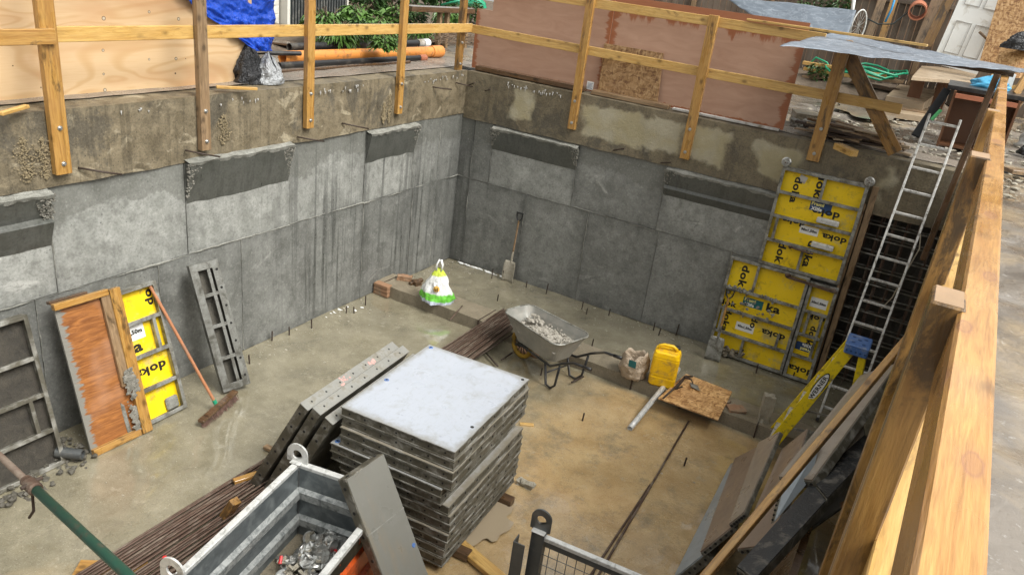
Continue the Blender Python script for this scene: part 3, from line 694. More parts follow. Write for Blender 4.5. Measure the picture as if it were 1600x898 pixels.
# pale dry patch of the far beam
def patch(parent, axis, a0, a1, z0, z1, mat, name, q=.055, seed=0):
    mb = MB(); P = (lambda a, q, z: (q, a, z)) if axis == 'x' else (lambda a, q, z: (a, -q, z))
    n = 40; ctr = P((a0+a1)/2, q, (z0+z1)/2); pts = []
    for i in range(n):
        t = 2*math.pi*i/n; c, s_ = math.cos(t), math.sin(t); e = .38
        x = math.copysign(abs(c)**e, c); y = math.copysign(abs(s_)**e, s_); k = 1+.10*noise.noise(Vector((c*3+seed, s_*3, 1)))
        pts.append(((a0+a1)/2+(a1-a0)/2*x*k, (z0+z1)/2+(z1-z0)/2*y*k))
    o = len(mb.v)
    mb.v += [Vector(P(a, q, z)) for a, z in pts] + [Vector(P((a0+a1)/2+(a-(a0+a1)/2)*1.03, 0, (z0+z1)/2+(z-(z0+z1)/2)*1.05)) for a, z in pts]
    mb.f.append(tuple(range(o, o+n)))
    for i in range(n): mb.f.append((o+i, o+(i+1) % n, o+n+(i+1) % n, o+n+i))
    return mb.build(name, mat, parent, world=True)
for (y, z0, z1, w) in ((-6.98, 2.62, 3.02, .09), (-6.82, 2.62, 3.0, .07), (-4.86, 2.68, 3.0, .10), (-1.98, 2.6, 3.0, .06), (-2.1, 2.6, 2.9, .05)):
    r = MB()
    for k in range(240):
        zz_ = rnd(z0, z1); t_ = math.sin(math.pi*(zz_-z0)/(z1-z0))**.5; r.lump((.047+rnd(-.004, .003), y+random.gauss(0, w*.5)*t_, zz_), rnd(.004, .010), k, .4, 1, squash=(.5, 1, 1))
    r.build('honeycomb_patch', 'tan_crumb', cl, world=True)
# pale drips of lime and foam at the top edges
def drips(parent, axis, a0, a1, n, mat='sack'):
    mb = MB(); P = (lambda a, q, z: (q, a, z)) if axis == 'x' else (lambda a, q, z: (a, -q, z))
    for k in range(n):
        a = rnd(a0, a1); L = rnd(.01, .05); z = 3.15+rnd(-.03, .03); r = rnd(.005, .012)
        mb.tube([P(a, .05, z), P(a+rnd(-.004, .004), .052, z-L*.5), P(a, .05, z-L)], [r, r*.8, r*.3], 6)
    mb.build('lime_drips', mat, parent, world=True)
drips(cl, 'x', -3.4, -2.4, 16); drips(cl, 'x', -1.2, -.1, 18); drips(cl, 'x', -4.9, -4.3, 8); drips(crb, 'y', .6, 1.8, 34); drips(cl, 'x', -6.2, -5.7, 4)

# ---- copings (paved strip behind the long wall)
b = MB(); b.grid(lambda u, v: (-.26-.95*u, -12.6+13.4*v, G+.035+.014*noise.noise(Vector((u*3, v*30, 1)))-.03*max(0, u-.9)*10), 10, 120)
tag(b.build('path', 'coping', smooth=True, base=False), kind='structure')
b = MB(); b.grid(lambda u, v: (-.3+7.6*u, .26+.7*v, G+.03+.014*noise.noise(Vector((u*30, v*3, 5)))-.03*max(0, v-.85)*8), 90, 8)
tag(b.build('path', 'coping', smooth=True, base=False), kind='structure')

# ---- right side wall of the pit, and the near wall
b = MB()
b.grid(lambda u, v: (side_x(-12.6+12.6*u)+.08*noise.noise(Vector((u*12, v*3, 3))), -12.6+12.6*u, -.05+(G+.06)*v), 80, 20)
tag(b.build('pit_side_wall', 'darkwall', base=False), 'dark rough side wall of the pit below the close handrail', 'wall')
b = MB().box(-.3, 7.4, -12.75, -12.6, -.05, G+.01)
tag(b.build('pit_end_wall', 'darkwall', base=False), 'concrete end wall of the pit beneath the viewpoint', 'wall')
# raw earth face behind the bare steel mesh
b = MB(); b.grid(lambda u, v: (6.1+1.4*u, .42+.09*noise.noise(Vector((u*5, v*8, 1)))+.04*noise.noise(Vector((u*16, v*24, 1))), -.05+2.62*v), 26, 40)
b.box(6.2, 6.24, .02, .5, -.05, 2.5)
tag(b.build('earth_face', 'earth', base=False), 'bare dark earth face behind the reinforcement mesh', 'earth bank')
b = root('reinforcement_mesh', (6.3, .12, 0), 'dark steel reinforcement mesh behind the tall aluminium ladder', 'rebar mesh')
x = 6.32; k = 0
while x < 7.3:
    for dy in (.1, .26): MB().tube([(x+rnd(-.02, .02), dy, .02), (x+rnd(-.03, .03), dy, 2.46)], .011, 6).build('vertical_bar', 'rust', b, world=True)
    x += .15
z = .14
while z < 2.4:
    for dy in (.075, .235): MB().tube([(6.24, dy, z+rnd(-.02, .02)), (7.3, dy, z+rnd(-.02, .02))], .011, 6).build('horizontal_bar', 'alu_mud', b, world=True)
    z += .2
tag(MB().tube([(6.93, -.02, 2.38), (6.97, -.05, 2.2), (6.9, -.06, 1.8), (6.86, -.06, 1.5), (6.78, -.03, 1.3)], .008, 6).build('cable', 'cream', smooth=True), 'thin pale cable hanging down the steel mesh', 'cable')

# ---- kerb beam across the floor
K0, K1, KH = -2.04, -1.60, .17
def kx(x): return -.01*(x)
k = MB(); nu = 120
def kn(x, s, a=.02): return a*noise.noise(Vector((x*3.1, s, 0)))
k.grid(lambda u, v: (6.9*u, K0+kx(6.9*u)+kn(6.9*u, 1)-.012*(1-v), -.04+(KH+.04)*v), nu, 4)
k.grid(lambda u, v: (6.9*u, K0+kx(6.9*u)+kn(6.9*u, 1)*(1-v)+(K1-K0)*v, KH+.012*noise.noise(Vector((u*40, v*3, 2)))*math.sin(math.pi*v)), nu, 5)
k.grid(lambda u, v: (6.9*u, K1+kx(6.9*u)+.06*v, KH-.22*v), nu, 1)
kb = tag(k.build('concrete_kerb', 'kerb', smooth=False, base=False), 'low muddy concrete step crossing the pit floor under the carrier bag', 'kerb')
for x in (.12, 1.9, 4.28, 4.95, 5.9, 6.1):
    MB().box(x, x+.012, K0+kx(x)-.035, K1, -.02, KH+.006).build('joint', 'rust_dark', kb, world=True)
b = MB()
for j in range(3): b.box(.03, .3, K0-.07, K0+.05, .0+j*.063, .055+j*.063)
tag(b.build('brick_stack', 'brick', bevel=.006), 'short stack of bricks at the kerb end against the long wall', 'bricks')

# ================================================================== HANDRAILS
# posts bolted to the long wall, their feet below the beam top
def bolts(parent, pts, ax):
    for p in pts:
        n = Vector(ax); MB().disc(p, n, .022, .006, 12).tube([Vector(p)+n*.006, Vector(p)+n*.022], .012, 6).build('bolt', 'steel', parent, world=True)
def wall_post(p, zb, zt, axis, w, label, mat='wood', lean=0.):
    x, y = p; n = (1, 0, 0) if axis == 'x' else (0, -1, 0)
    o = timber('handrail_post', (x, y, zb), (x+(lean if axis == 'y' else 0), y+(lean if axis == 'x' else 0), zt), w if axis == 'x' else w, .07, mat, label, 'post', 'timber posts of the handrail', up=n)
    q = Vector((x, y, zb)); n = Vector(n)
    bolts(o, [q+n*.036+Vector((0, 0, .1)), q+n*.036+Vector((0, 0, .42))], n); return o
LL = 'handrail posts'
wall_post((.075, -6.69), 2.66, 4.62, 'x', .145, 'stained timber post bolted to the wall in front of the pale plywood', 'wood')
wall_post((.075, -5.14), 2.66, 4.62, 'x', .12, 'grey brown timber post beside the hanging blue tarpaulin', 'oldwood')
wall_post((.075, -3.6), 2.72, 4.62, 'x', .12, 'timber post in front of the open end of the orange pipe', 'wood')
wall_post((.075, -1.82), 2.72, 4.62, 'x', .11, 'timber post in front of the plants, second from the pit corner', 'wood')
wall_post((-.06, -.17), 3.22, 4.62, 'x', .13, 'short timber post standing on top of the wall at the pit corner', 'post')
wall_post((1.99, -.06), 2.69, 4.56, 'y', .12, 'timber post in front of the first hoarding board beside the strand board', 'wood')
wall_post((3.78, -.06), 2.64, 4.56, 'y', .13, 'knotty yellow post in front of the second hoarding board', 'wood')
wall_post((5.45, -.06), 2.99, 4.5, 'y', .16, 'timber post above the yellow formwork, under the polythene sheet', 'wood')
GR = 'handrail boards'
timber('handrail_board', (.13, -10.5, 3.83), (.13, -6.66, 3.855), .045, .125, 'wood', 'weathered handrail board crossing the plywood at the far left end', 'handrail', GR)
timber('handrail_board', (.02, -6.66, 3.855), (.02, -.02, 3.865), .045, .13, 'rail', 'long pale handrail board passing in front of plywood, tarpaulin and plants', 'handrail', GR)
timber('handrail_board', (.02, -9.6, 4.56), (.02, -.02, 4.56), .045, .12, 'rail', 'upper handrail board along the long wall', 'handrail', GR)
timber('handrail_board', (-.02, -.005, 3.855), (6.28, -.005, 3.81), .045, .125, 'rail', 'pale middle handrail board across the pinkish hoarding boards', 'handrail', GR)
timber('handrail_board', (-.1, -.005, 4.49), (5.2, -.005, 4.475), .045, .125, 'rail', 'pale top handrail board across the pinkish hoarding boards', 'handrail', GR)
timber('batten', (4.2, -.01, 4.565), (6.35, -.25, 4.575), .07, .03, 'rail', 'thin pale batten lying on the grey polythene sheet', 'batten')
timber('timber_brace', (5.45, .06, 4.4), (6.36, .06, 3.28), .06, .17, 'post', 'diagonal timber brace under the polythene sheet beside the wood pile', 'brace')

# close handrail, along the right edge of the pit
RZ = 4.40
def rail_x(y): return 6.914+(y+9.84)*.0323-.033
timber('handrail_board', (rail_x(-11.6), -11.6, RZ-.07), (rail_x(-5.0), -5.0, RZ-.07), .066, .14, 'rail_close', 'thick fresh timber rail running away along the right edge', 'handrail', GR, bevel=.006)
timber('handrail_board', (rail_x(-4.99), -4.99, RZ-.072), (rail_x(-.2), -.2, RZ-.072), .066, .14, 'rail_close', 'fresh timber rail under the corner of the polythene sheet', 'handrail', GR, bevel=.006)
timber('handrail_board', (rail_x(-11.4)-.0, -11.4, 3.80), (rail_x(-.3), -.3, 3.80), .05, .13, 'rail', 'lower pale board under the thick close rail', 'handrail', GR)
timber('toe_board', (rail_x(-11.5)+.03, -11.5, 3.36), (rail_x(-3), -3, 3.36), .045, .2, 'stone', 'rough splattered board at the foot of the close rail', 'toe board')
def side_post(px, py, w, d, zb, label, mat='post'):
    p = at(px, py, 'z', RZ+.005)
    o = timber('handrail_post', (p.x+w/2, p.y+d/2, zb), (p.x+w/2, p.y+d/2, RZ+.005), d, w, mat, label, 'post', 'timber posts of the handrail', up=(-1, 0, 0), bevel=.004)
    L = RZ+.005-zb
    MB().box(L-.001, L+.0012, -d/2+.005, d/2-.005, -w/2+.005, w/2-.005).build('end_grain', 'endgrain', o, mw=Matrix())
    return o
side_post(1455, 470, .060, .115, 2.3, 'dark stained post with pink sawn top nearest the viewpoint')
side_post(1516, 243, .075, .15, 1.94, 'long brown post, second along the close rail, with pale sawn top')
side_post(1543, 172, .075, .13, 2.4, 'brown post, third along the close rail, half hidden', 'wood')
side_post(1558, 138, .075, .13, 2.6, 'brown post, fourth along the close rail', 'wood')
side_post(1565, 118, .075, .12, 2.6, 'brown post at the far end of the close rail', 'wood')
# dark corner plank
timber('corner_plank', (7.02, -.85, 2.3), (7.1, -.85, 4.42), .16, .06, 'darkwood', 'dark soaked upright plank under the polythene corner beside the close rail', 'plank', up=(-1, 0, 0))
# thin diagonal brace and its partner
p1, p0 = dep(1432, 512, 5.55), dep(1090, 915, 4.15)
timber('timber_brace', p0, p1, .045, .095, 'wood', 'long thin plank slanting down across the leaning grey form panels', 'brace', up=(0, -.6, 1))

# ================================================================== FORMWORK
def form_panel(name, mw, w, h, ribs, label, cat='formwork panel', group=None, face='ply_yellow', fr='alu', d=.09, uprights=(), frame_w=.035, stretch=.03):
    """shutter seen from its ribbed back: local x width, z height, -y towards the viewer"""
    r = root(name, mw, label, cat, group)
    MB().box(.006, w-.006, -.012, .006, .006, h-.006).build('facing', face, r, mw=Matrix())
    f = MB(); t = frame_w
    f.box(0, t*.55, -d, 0, 0, h); f.box(w-t*.55, w, -d, 0, 0, h); f.box(t*.55, w-t*.55, -d, 0, 0, t*.55); f.box(t*.55, w-t*.55, -d, 0, h-t*.55, h)
    for (x0, x1, z0, z1) in ((0, t, 0, h), (w-t, w, 0, h), (t, w-t, 0, t), (t, w-t, h-t, h)): f.box(x0-.003, x1+.003, -d-.006, -d+.004, z0-.003, z1+.003)
    f.build('frame', fr, r, mw=Matrix(), bevel=.003)
    for z in ribs:
        z0 = z; x0, x1 = .02, w-.02
        if isinstance(z, tuple): z0, x0, x1 = z
        MB().box(x0, x1, -d+.006, -.012, z0-.006, z0+.006).box(x0, x1, -d-.002, -d+.008, z0-.02, z0+.02).build('rib', fr, r, mw=Matrix(), bevel=.002)
    for (x, z0, z1) in uprights:
        MB().box(x-.006, x+.006, -d+.008, -.012, z0, z1).box(x-.018, x+.018, -d-.0, -d+.01, z0, z1).build('stiffener', fr, r, mw=Matrix(), bevel=.002)
    return r
def logo(r, x, z, size, rot=0., s='doka'): text_mesh(s, size*.86, 'ink', r, lay(x, -.0135, z, rot), 1.3, .007)
def sticker(r, x, z, w, h, mat, rot=0., lines=None, tm='pale_yellow', sz=None):
    m = lay(x, -.0135, z, rot)
    o = MB().add([(-w/2, -h/2, 0), (w/2, -h/2, 0), (w/2, h/2, 0), (-w/2, h/2, 0), (-w/2, -h/2, -.001), (w/2, -h/2, -.001), (w/2, h/2, -.001), (-w/2, h/2, -.001)], [(0, 1, 2, 3), (7, 6, 5, 4), (0, 4, 5, 1), (1, 5, 6, 2), (2, 6, 7, 3), (3, 7, 4, 0)]).build('sticker', mat, r, mw=m)
    if lines:
        for i, t in enumerate(lines):
            text_mesh(t, sz or h*.55, tm if i == 0 else ('white' if tm == 'pale_yellow' else tm), o, Matrix.Translation((-w*.16 if len(lines) > 1 else 0, (.24-.5*i)*h if len(lines) > 1 else 0, .002)), 1.05, .01)
    return o
H2 = math.pi/2
# right wall, upper panel
m = frame((5.13, -.075, 1.50), (1, 0, 0), (-.012, -.012, 1))
ru = form_panel('formwork_panel', m, 1.07, 1.36, (.36, .70, 1.03, ), 'tall yellow backed form panel high on the wall with round plate nuts at its corners', uprights=((.55, 1.03, 1.34), (.52, .03, .36), (.10, .36, .70)))
logo(ru, .22, 1.08, .15, -H2, 'doka'); logo(ru, .50, 1.17, .17, -H2, 'doka'); logo(ru, .66, .87, .15, math.pi, 'doka')
logo(ru, .30, .66, .13, math.pi, 'doka'); logo(ru, .85, .57, .13, math.pi, 'doka'); logo(ru, .24, .20, .16, -H2+.0, 'dok'); logo(ru, .60, .28, .16, -H2, 'doka')
sticker(ru, .58, .93, .27, .13, 'navy', 0, ['Frami', 'Xlife'], sz=.062); sticker(ru, .52, .59, .24, .11, 'white', 0, ['90x1,50m'], 'ink', .045); sticker(ru, .27, 1.24, .1, .09, 'sack', -.3)
for (x, z) in ((.72, .775), (.74, .44)): MB().box(x-.14, x+.14, -.1, -.03, z-.03, z+.04).build('grip_profile', 'galv_pale', ru, mw=Matrix(), bevel=.01)
MB().tube([(.36, -.1, .335), (.5, -.115, .33), (.66, -.11, .325)], .014, 8).lump((.36, -.11, .34), .03, 3).build('clamp_rod', 'rust', ru, mw=Matrix())
def plate_nut(mw, label, group, s=1.):
    r = root('plate_nut', mw, label, 'plate nut', group)
    MB().tube([(0, 0, 0), (0, -.012, 0), (0, -.02, 0)], [.062*s, .062*s, .05*s], 24).build('plate', 'steel', r, mw=Matrix())
    q = MB().tube([(0, -.012, 0), (0, -.06, 0)], .018*s, 10)
    for k in range(5):
        t = k*2*math.pi/5; q.bar((0, -.03, 0), (.052*s*math.cos(t), -.032, .052*s*math.sin(t)), .012*s, .016*s, (0, 1, 0))
    q.build('wing_hub', 'steel', r, mw=Matrix()); return r
for px, py, l in ((1229, 253, 'round steel plate nut at the left top corner of the tall yellow form panel'), (1359, 284, 'round steel plate nut at the right top corner of the tall yellow form panel')):
    p = at(px, py, 'y', -.20); r = plate_nut(Matrix.Translation(p), l, 'plate nuts on the yellow form panels')
    MB().tube([(0, -.07, 0), (0, .15, 0)], .009, 8).build('tie_rod', 'rust', r, mw=Matrix())
# lower wide panel
m = frame((4.76, -.16, .03), (1, 0, 0), (-.01, .06, 1))
rl = form_panel('formwork_panel', m, 1.08, 1.45, (.33, .68, 1.0), 'wide yellow backed form panel standing on the floor behind the dark handled shovel', uprights=((.40, 1.0, 1.43), (.9, .33, .55), (.46, .02, .33), (.08, .33, .68)))
logo(rl, .22, 1.2, .17, -H2, 'dok'); logo(rl, .72, .86, .18, 0, 'ka'); logo(rl, .82, .50, .14, math.pi, 'doka'); logo(rl, .52, .58, .14, -H2, 'do'); logo(rl, .14, .5, .15, -H2, 'doka'); logo(rl, .10, .75, .13, 0, 'dok')
sticker(rl, .44, .85, .28, .13, 'teal', 0, ['Frami', 'Xlife'], sz=.062); sticker(rl, .42, .47, .26, .12, 'white', 0, ['90x1,50m'], 'ink', .045)
q = MB()
for k in range(60): q.lump((rnd(.05, .75), rnd(-.1, -.05), rnd(.985, 1.03)-rnd(0, .35)*(k % 2)), rnd(.008, .03), k, .4, 1)
q.build('grout_splash', 'ledge', rl, mw=Matrix())
q = MB()
for k in range(90): q.lump((rnd(.0, .5), rnd(-.1, -.02), abs(random.gauss(0, .06))+.01), rnd(.01, .035), k, .4, 1)
q.build('grout_splash', 'kerb', rl, mw=Matrix())
# lower narrow panel
m = frame((5.86, -.155, .02), (1, 0, 0), (-.01, .06, 1))
rn = form_panel('formwork_panel', m, .36, 1.42, (.34, .66, 1.0), 'narrow yellow backed form panel between the wide panel and the upright stud', uprights=((.10, .66, 1.0), (.27, .66, 1.0), (.27, .34, .66)))
logo(rn, .2, .92, .12, math.pi, 'dok'); logo(rn, .2, .52, .14, -H2, 'ka'); logo(rn, .2, .13, .14, math.pi, 'doka'); logo(rn, .2, .72, .13, -H2, 'do')
sticker(rn, .15, .47, .22, .12, 'navy', math.pi, ['Frami', 'Xlife'], sz=.058); sticker(rn, .17, 1.13, .22, .14, 'white', 0, ['30x1,50m'], 'ink', .042)
MB().bar((-.32, -.12, 1.40), (.36, -.12, 1.37), .03, .035).lump((-.3, -.13, 1.42), .04, 2, .3).lump((.3, -.13, 1.39), .04, 5, .3).build('clamp_rail', 'rust', rn, mw=Matrix())
timber('timber_stud', (6.3, -.1, .0), (6.275, -.03, 2.84), .075, .1, 'oldwood', 'tall rough timber stud closing the end of the yellow form panels', 'stud', up=(0, -1, 0))
timber('timber_stud', (6.215, -.09, .04), (6.2, -.06, 2.6), .05, .07, 'oldwood', 'slimmer timber stud beside the tall rough one', 'stud', up=(0, -1, 0))

# long wall: yellow panel and orange shutter in front of it
def lean(px0, px1, pt, pb, xt, w=None):
    pass
bl = Vector((.50, -6.62, .01)); ur = Vector((.49, -5.912, .01)); tl_ = at(235, 437, 'x', .1)
m = frame(bl, (ur-bl), Vector((tl_.x, tl_.y-.0, tl_.z))-ur)
pw = (ur-bl).length; ph = (tl_-ur).length
ry = form_panel('formwork_panel', m, pw, ph, (.36, .72, 1.08), 'yellow backed form panel leaning on the long wall behind the orange shutter', uprights=((pw-.12, .72, 1.08), (.12, .72, 1.08)))
text_mesh('ka', .16, 'ink', ry, lay(.33, -.0135, .81), 1.35, .007); text_mesh('doka', .13, 'ink', ry, lay(.46, -.0135, .53, math.pi), 1.35, .007); logo(ry, .64, 1.27, .14, H2, 'do')
sticker(ry, .24, .60, .17, .2, 'navy'); sticker(ry, .34, .97, .32, .17, 'white', 0, ['60x1,50m'], 'ink', .06)
MB().box(.04, .30, -.05, -.015, .02, .06).box(pw-.2, pw-.05, -.06, -.015, .03, .17).build('grout_splash', 'ledge', ry, mw=Matrix(), bevel=.02)
bl = at(143, 711, 'z', .0); br = Vector((bl.x+.02, -6.36, 0)); tl2 = at(76, 481, 'x', .2)
m = frame(bl, (br-bl), (tl2-bl)); w2 = .62; h2 = (tl2-bl).length
os_ = root('timber_shutter', m, 'orange peeling plywood shutter with pale battens leaning on the long wall', 'shutter board')
MB().box(0, w2-.02, -.012, .012, 0, h2-.01).build('board', 'orange_ply', os_, mw=Matrix())
def part_timber(parent, a, b_, w, h, mat, name='batten'):
    return timber(name, parent.matrix_world @ Vector(a), parent.matrix_world @ Vector(b_), w, h, mat, None, None, parent=parent, up=parent.matrix_world.to_3x3() @ Vector((0, -1, 0)))
part_timber(os_, (w2-.055, -.045, .0), (w2-.055, -.045, h2+.02), .11, .06, 'wood')
part_timber(os_, (w2-.15, -.035, .55), (w2-.15, -.035, h2-.02), .09, .045, 'oldwood')
part_timber(os_, (-.02, -.04, h2), (w2-.115, -.04, h2), .06, .06, 'wood'); part_timber(os_, (0, -.04, .03), (w2-.12, -.04, .03), .07, .055, 'wood')
part_timber(os_, (-.02, .03, h2+.035), (w2*.55, .03, h2+.035), .03, .06, 'darkwood')
q = MB()
for k in range(120): q.lump((w2-.11+random.gauss(0, .03), -.076, .56+random.gauss(0, .06)), rnd(.008, .03), k, .4, 1, squash=(1, .3, 1))
for k in range(90): q.lump((w2-.14+random.gauss(0, .02), -.06, .2+random.gauss(0, .09)), rnd(.008, .024), k, .4, 1, squash=(1, .3, 1))
q.build('grout_splash', 'broken', os_, mw=Matrix())

# upright narrow channel form
bl = at(345, 612, 'z', 0); br = at(385, 603, 'z', 0); tr_ = at(340, 407, 'x', .11); tl_ = at(290, 415, 'x', .11)
v_ = (tl_-bl).normalized(); u_ = (br-bl); u_ = (u_-v_*u_.dot(v_)).normalized(); bl.z += .02; m = frame(bl, u_, v_); cw = .31; ch_ = (tl_-bl).length
rc = form_panel('narrow_form_panel', m, cw, ch_, (.38, .76, 1.12), 'narrow grey steel form standing against the long wall beside the broom', 'formwork panel', None, 'darkwall', 'alu_chan', .11, ((.19, .02, 1.45), ), .075)
q = MB()
for x in (cw-.035, ):
    for k in range(7): q.disc((x, -.1165, .12+k*.21), (0, -1, 0), .014, .002)
q.build('bolt_holes', 'hole', rc, mw=Matrix())
# dark form at the left edge
tr_ = at(42, 487, 'x', .1); br = Vector((.42, tr_.y-.05, .0))
m = frame(br-Vector((0, .9, 0)), (0, 1, 0), tr_-br)
rd = form_panel('formwork_panel', m, .9, (tr_-br).length, (.36, .72, 1.08), 'dark mud covered form panel cut off at the left edge', 'formwork panel', None, 'earth', 'alu_mud', .09, ((.74, .36, .72), ))
q = MB()
for k in range(150): q.lump((rnd(.15, .75), rnd(-8.2, -7.0), rnd(.0, .05)), rnd(.01, .045), k, .5, 1, squash=(1, 1, .6))
tag(q.build('rubble', 'darkwall'), 'heap of dark mortar rubble under the dark form panel', 'rubble', kind='stuff')
tag(MB().pipe((.42, -7.25, .11), (.62, -7.12, .1), .05, .012).build('steel_coupler', 'galv_dark'), 'short dark steel coupler lying by the dark form panel', 'coupler')

# ---- stack of panels in the middle
A = Vector((2.986, -4.846, 0)); B_ = Vector((4.079, -4.831, 0)); D_ = Vector((3.078, -6.322, 0)); C_ = Vector((4.205, -6.222, 0))
ctr = (A+B_+C_+D_)/4; ang = math.atan2((B_-D_).cross(Vector((0, 0, 1))).x*0+0, 1); du = (C_-D_).normalized(); du = Vector((du.x, du.y, 0)).normalized()
ang = math.atan2(du.y, du.x)-.02
SW, SL, TH = 1.12, 1.43, .0915
def flat_panel(w, l, face, label, mw, name='stacked_form_panel', cat='formwork panel', group=None, nh=7, fr='alu_dark'):
    r = root(name, mw, label, cat, group); t = TH
    MB().box(-w/2+.004, w/2-.004, -l/2+.004, l/2-.004, t-.016, t-.001).build('facing', face, r, mw=Matrix())
    f = MB()
    f.box(-w/2+.008, w/2-.008, -l/2+.008, -l/2+.03, .004, t-.004).box(-w/2+.008, w/2-.008, l/2-.03, l/2-.008, .004, t-.004)
    f.box(-w/2+.008, -w/2+.03, -l/2+.03, l/2-.03, .004, t-.004).box(w/2-.03, w/2-.008, -l/2+.03, l/2-.03, .004, t-.004)
    f.build('frame', fr, r, mw=Matrix())
    e = MB()
    for z0, z1 in ((.001, .012), (t-.013, t-.003)):
        e.box(-w/2, w/2, -l/2, -l/2+.012, z0, z1).box(-w/2, w/2, l/2-.012, l/2, z0, z1).box(-w/2, -w/2+.012, -l/2+.012, l/2-.012, z0, z1).box(w/2-.012, w/2, -l/2+.012, l/2-.012, z0, z1)
    e.build('frame_lips', 'alu_mud', r, mw=Matrix())
    h = MB()
    for k in range(nh):
        x = -w/2+.09+(w-.18)*k/(nh-1); h.disc((x, -l/2+.0075, t/2), (0, -1, 0), .009, .002); h.disc((x, l/2-.0075, t/2), (0, 1, 0), .009, .002)
        y = -l/2+.09+(l-.18)*k/(nh-1); h.disc((w/2-.0075, y, t/2), (1, 0, 0), .011, .002); h.disc((-w/2+.0075, y, t/2), (-1, 0, 0), .011, .002)
    h.build('bolt_holes', 'hole', r, mw=Matrix())
    return r
def plugs(r, pts, mat='blue_plastic'):
    for x, y in pts: MB().tube([(x, y, TH-.002), (x, y, TH+.004)], [.024, .02], 16).build('plug', mat, r, mw=Matrix()); MB().tube([(x, y, TH+.003), (x, y, TH+.0055)], .010, 12).build('plug_hole', 'hole', r, mw=Matrix())
NL = 13
words = ['bottom', 'second from the bottom', 'third from the bottom', 'fourth from the bottom', 'fifth from the bottom', 'sixth from the bottom', 'middle one', 'sixth from the top', 'fifth from the top', 'fourth from the top', 'third from the top', 'second from the top', 'top']
proto = None
for i in range(NL):
    k = NL-1-i
    ox, oy, rt = rnd(-.011, .011), rnd(-.011, .011), rnd(-.007, .007)
    if k == 4: ox, oy = -.07, -.05
    if k == 5: ox, oy = -.075, -.03
    if k in (2, 3): ox, oy = .01, -.025
    if k >= 6: ox += .0; oy += .0
    z = .085+i*TH
    m = Matrix.Translation((ctr.x+ox, ctr.y+oy, z)) @ Matrix.Rotation(ang+rt, 4, 'Z')
    face = 'face_white' if i in (NL-1, 8) else 'face_grey'
    r = flat_panel(SW, SL, face, ('pale faced form panel on top of the big stack' if i == NL-1 else 'muddy form panel in the big stack, '+words[i]), m, group='form panels in the big stack')
    if i == NL-1: plugs(r, ((-SW/2+.05, SL/2-.05), (-SW/2+.06, -.12))); [MB().tube([(x, y, TH-.002), (x, y, TH+.002)], .016, 14).build('plug_hole', 'hole', r, mw=Matrix()) for x, y in ((SW/2-.05, SL/2-.05), (SW/2-.06, -.32))]
    if i == 8: plugs(r, ((-SW/2+.04, -SL/2+.05), (SW/2-.06, -SL/2+.045)))
for x in (-.35, .37):
    dd = Matrix.Rotation(ang, 4, 'Z') @ Vector((0, 1, 0)); ee = Matrix.Rotation(ang, 4, 'Z') @ Vector((1, 0, 0))
    for s_, l in ((-.45, 'near'), (.5, 'far')): pass
for s_, l in ((-.42, 'dark timber bearer under the near end of the big stack'), (.45, 'dark timber bearer under the far end of the big stack')):
    ee = Matrix.Rotation(ang, 4, 'Z') @ Vector((1, 0, 0)); dd = Matrix.Rotation(ang, 4, 'Z') @ Vector((0, 1, 0)); c0 = ctr+dd*s_
    timber('timber_bearer', c0-ee*.62+Vector((0, 0, .045)), c0+ee*.66+Vector((0, 0, .045)), .1, .075, 'darkwood', l, 'bearer')

# three panels on edge leaning against the stack
PL = 1.42
for k, lab in enumerate(('outermost tilted form panel with pink spray marks beside the big stack', 'middle one of the three tilted form panels beside the big stack', 'tilted form panel touching the side of the big stack')):
    top = at(480, 640, 'z', 1.17)+Vector((.115*k+.01, .03*k, -.012*k-(.05 if k == 2 else 0))); far = at(620, 545, 'z', 1.17)+Vector((.115*k, .03*k, 0))
    u = (far-top); u.z = 0; u.normalize()
    foot = at(440, 735, 'z', .05)+Vector((.155*k, .02*k, 0))
    v = top-foot; m = frame(top, u, v)         # local z up the panel, local y across the thickness
    L = 1.14/ (v.normalized().z)
    r = root('tilted_form_panel', m, lab, 'formwork panel', 'form panels leaning on the big stack')
    t = TH
    fr = MB().box(0, PL, 0, t, -L, 0); fr.build('frame', 'alu_dark', r, mw=Matrix(), bevel=.003)
    MB().box(-.004, PL+.004, -.003, t+.003, -.01, .0015).build('top_edge', 'alu_top', r, mw=Matrix(), bevel=.002)
    h = MB()
    for j in range(7): h.tube([(.1+j*.2, t/2, 0), (.1+j*.2, t/2, .0025)], .010, 10)
    for j in range(6): h.tube([(0, t/2, -.1-j*.19), (-.0025, t/2, -.1-j*.19)], .013, 10)
    h.build('bolt_holes', 'hole', r, mw=Matrix())
    if k == 0:
        q = MB()
        for j in range(34):
            c_ = .55 if j % 2 else .98; q.disc((c_+random.gauss(0, .035), min(t-.01, max(.01, t*.4+random.gauss(0, .02))), .0014), (0, 0, 1), rnd(.004, .016), .0008+.00002*j, 8)
        q.build('spray_mark', 'pink', r, mw=Matrix())

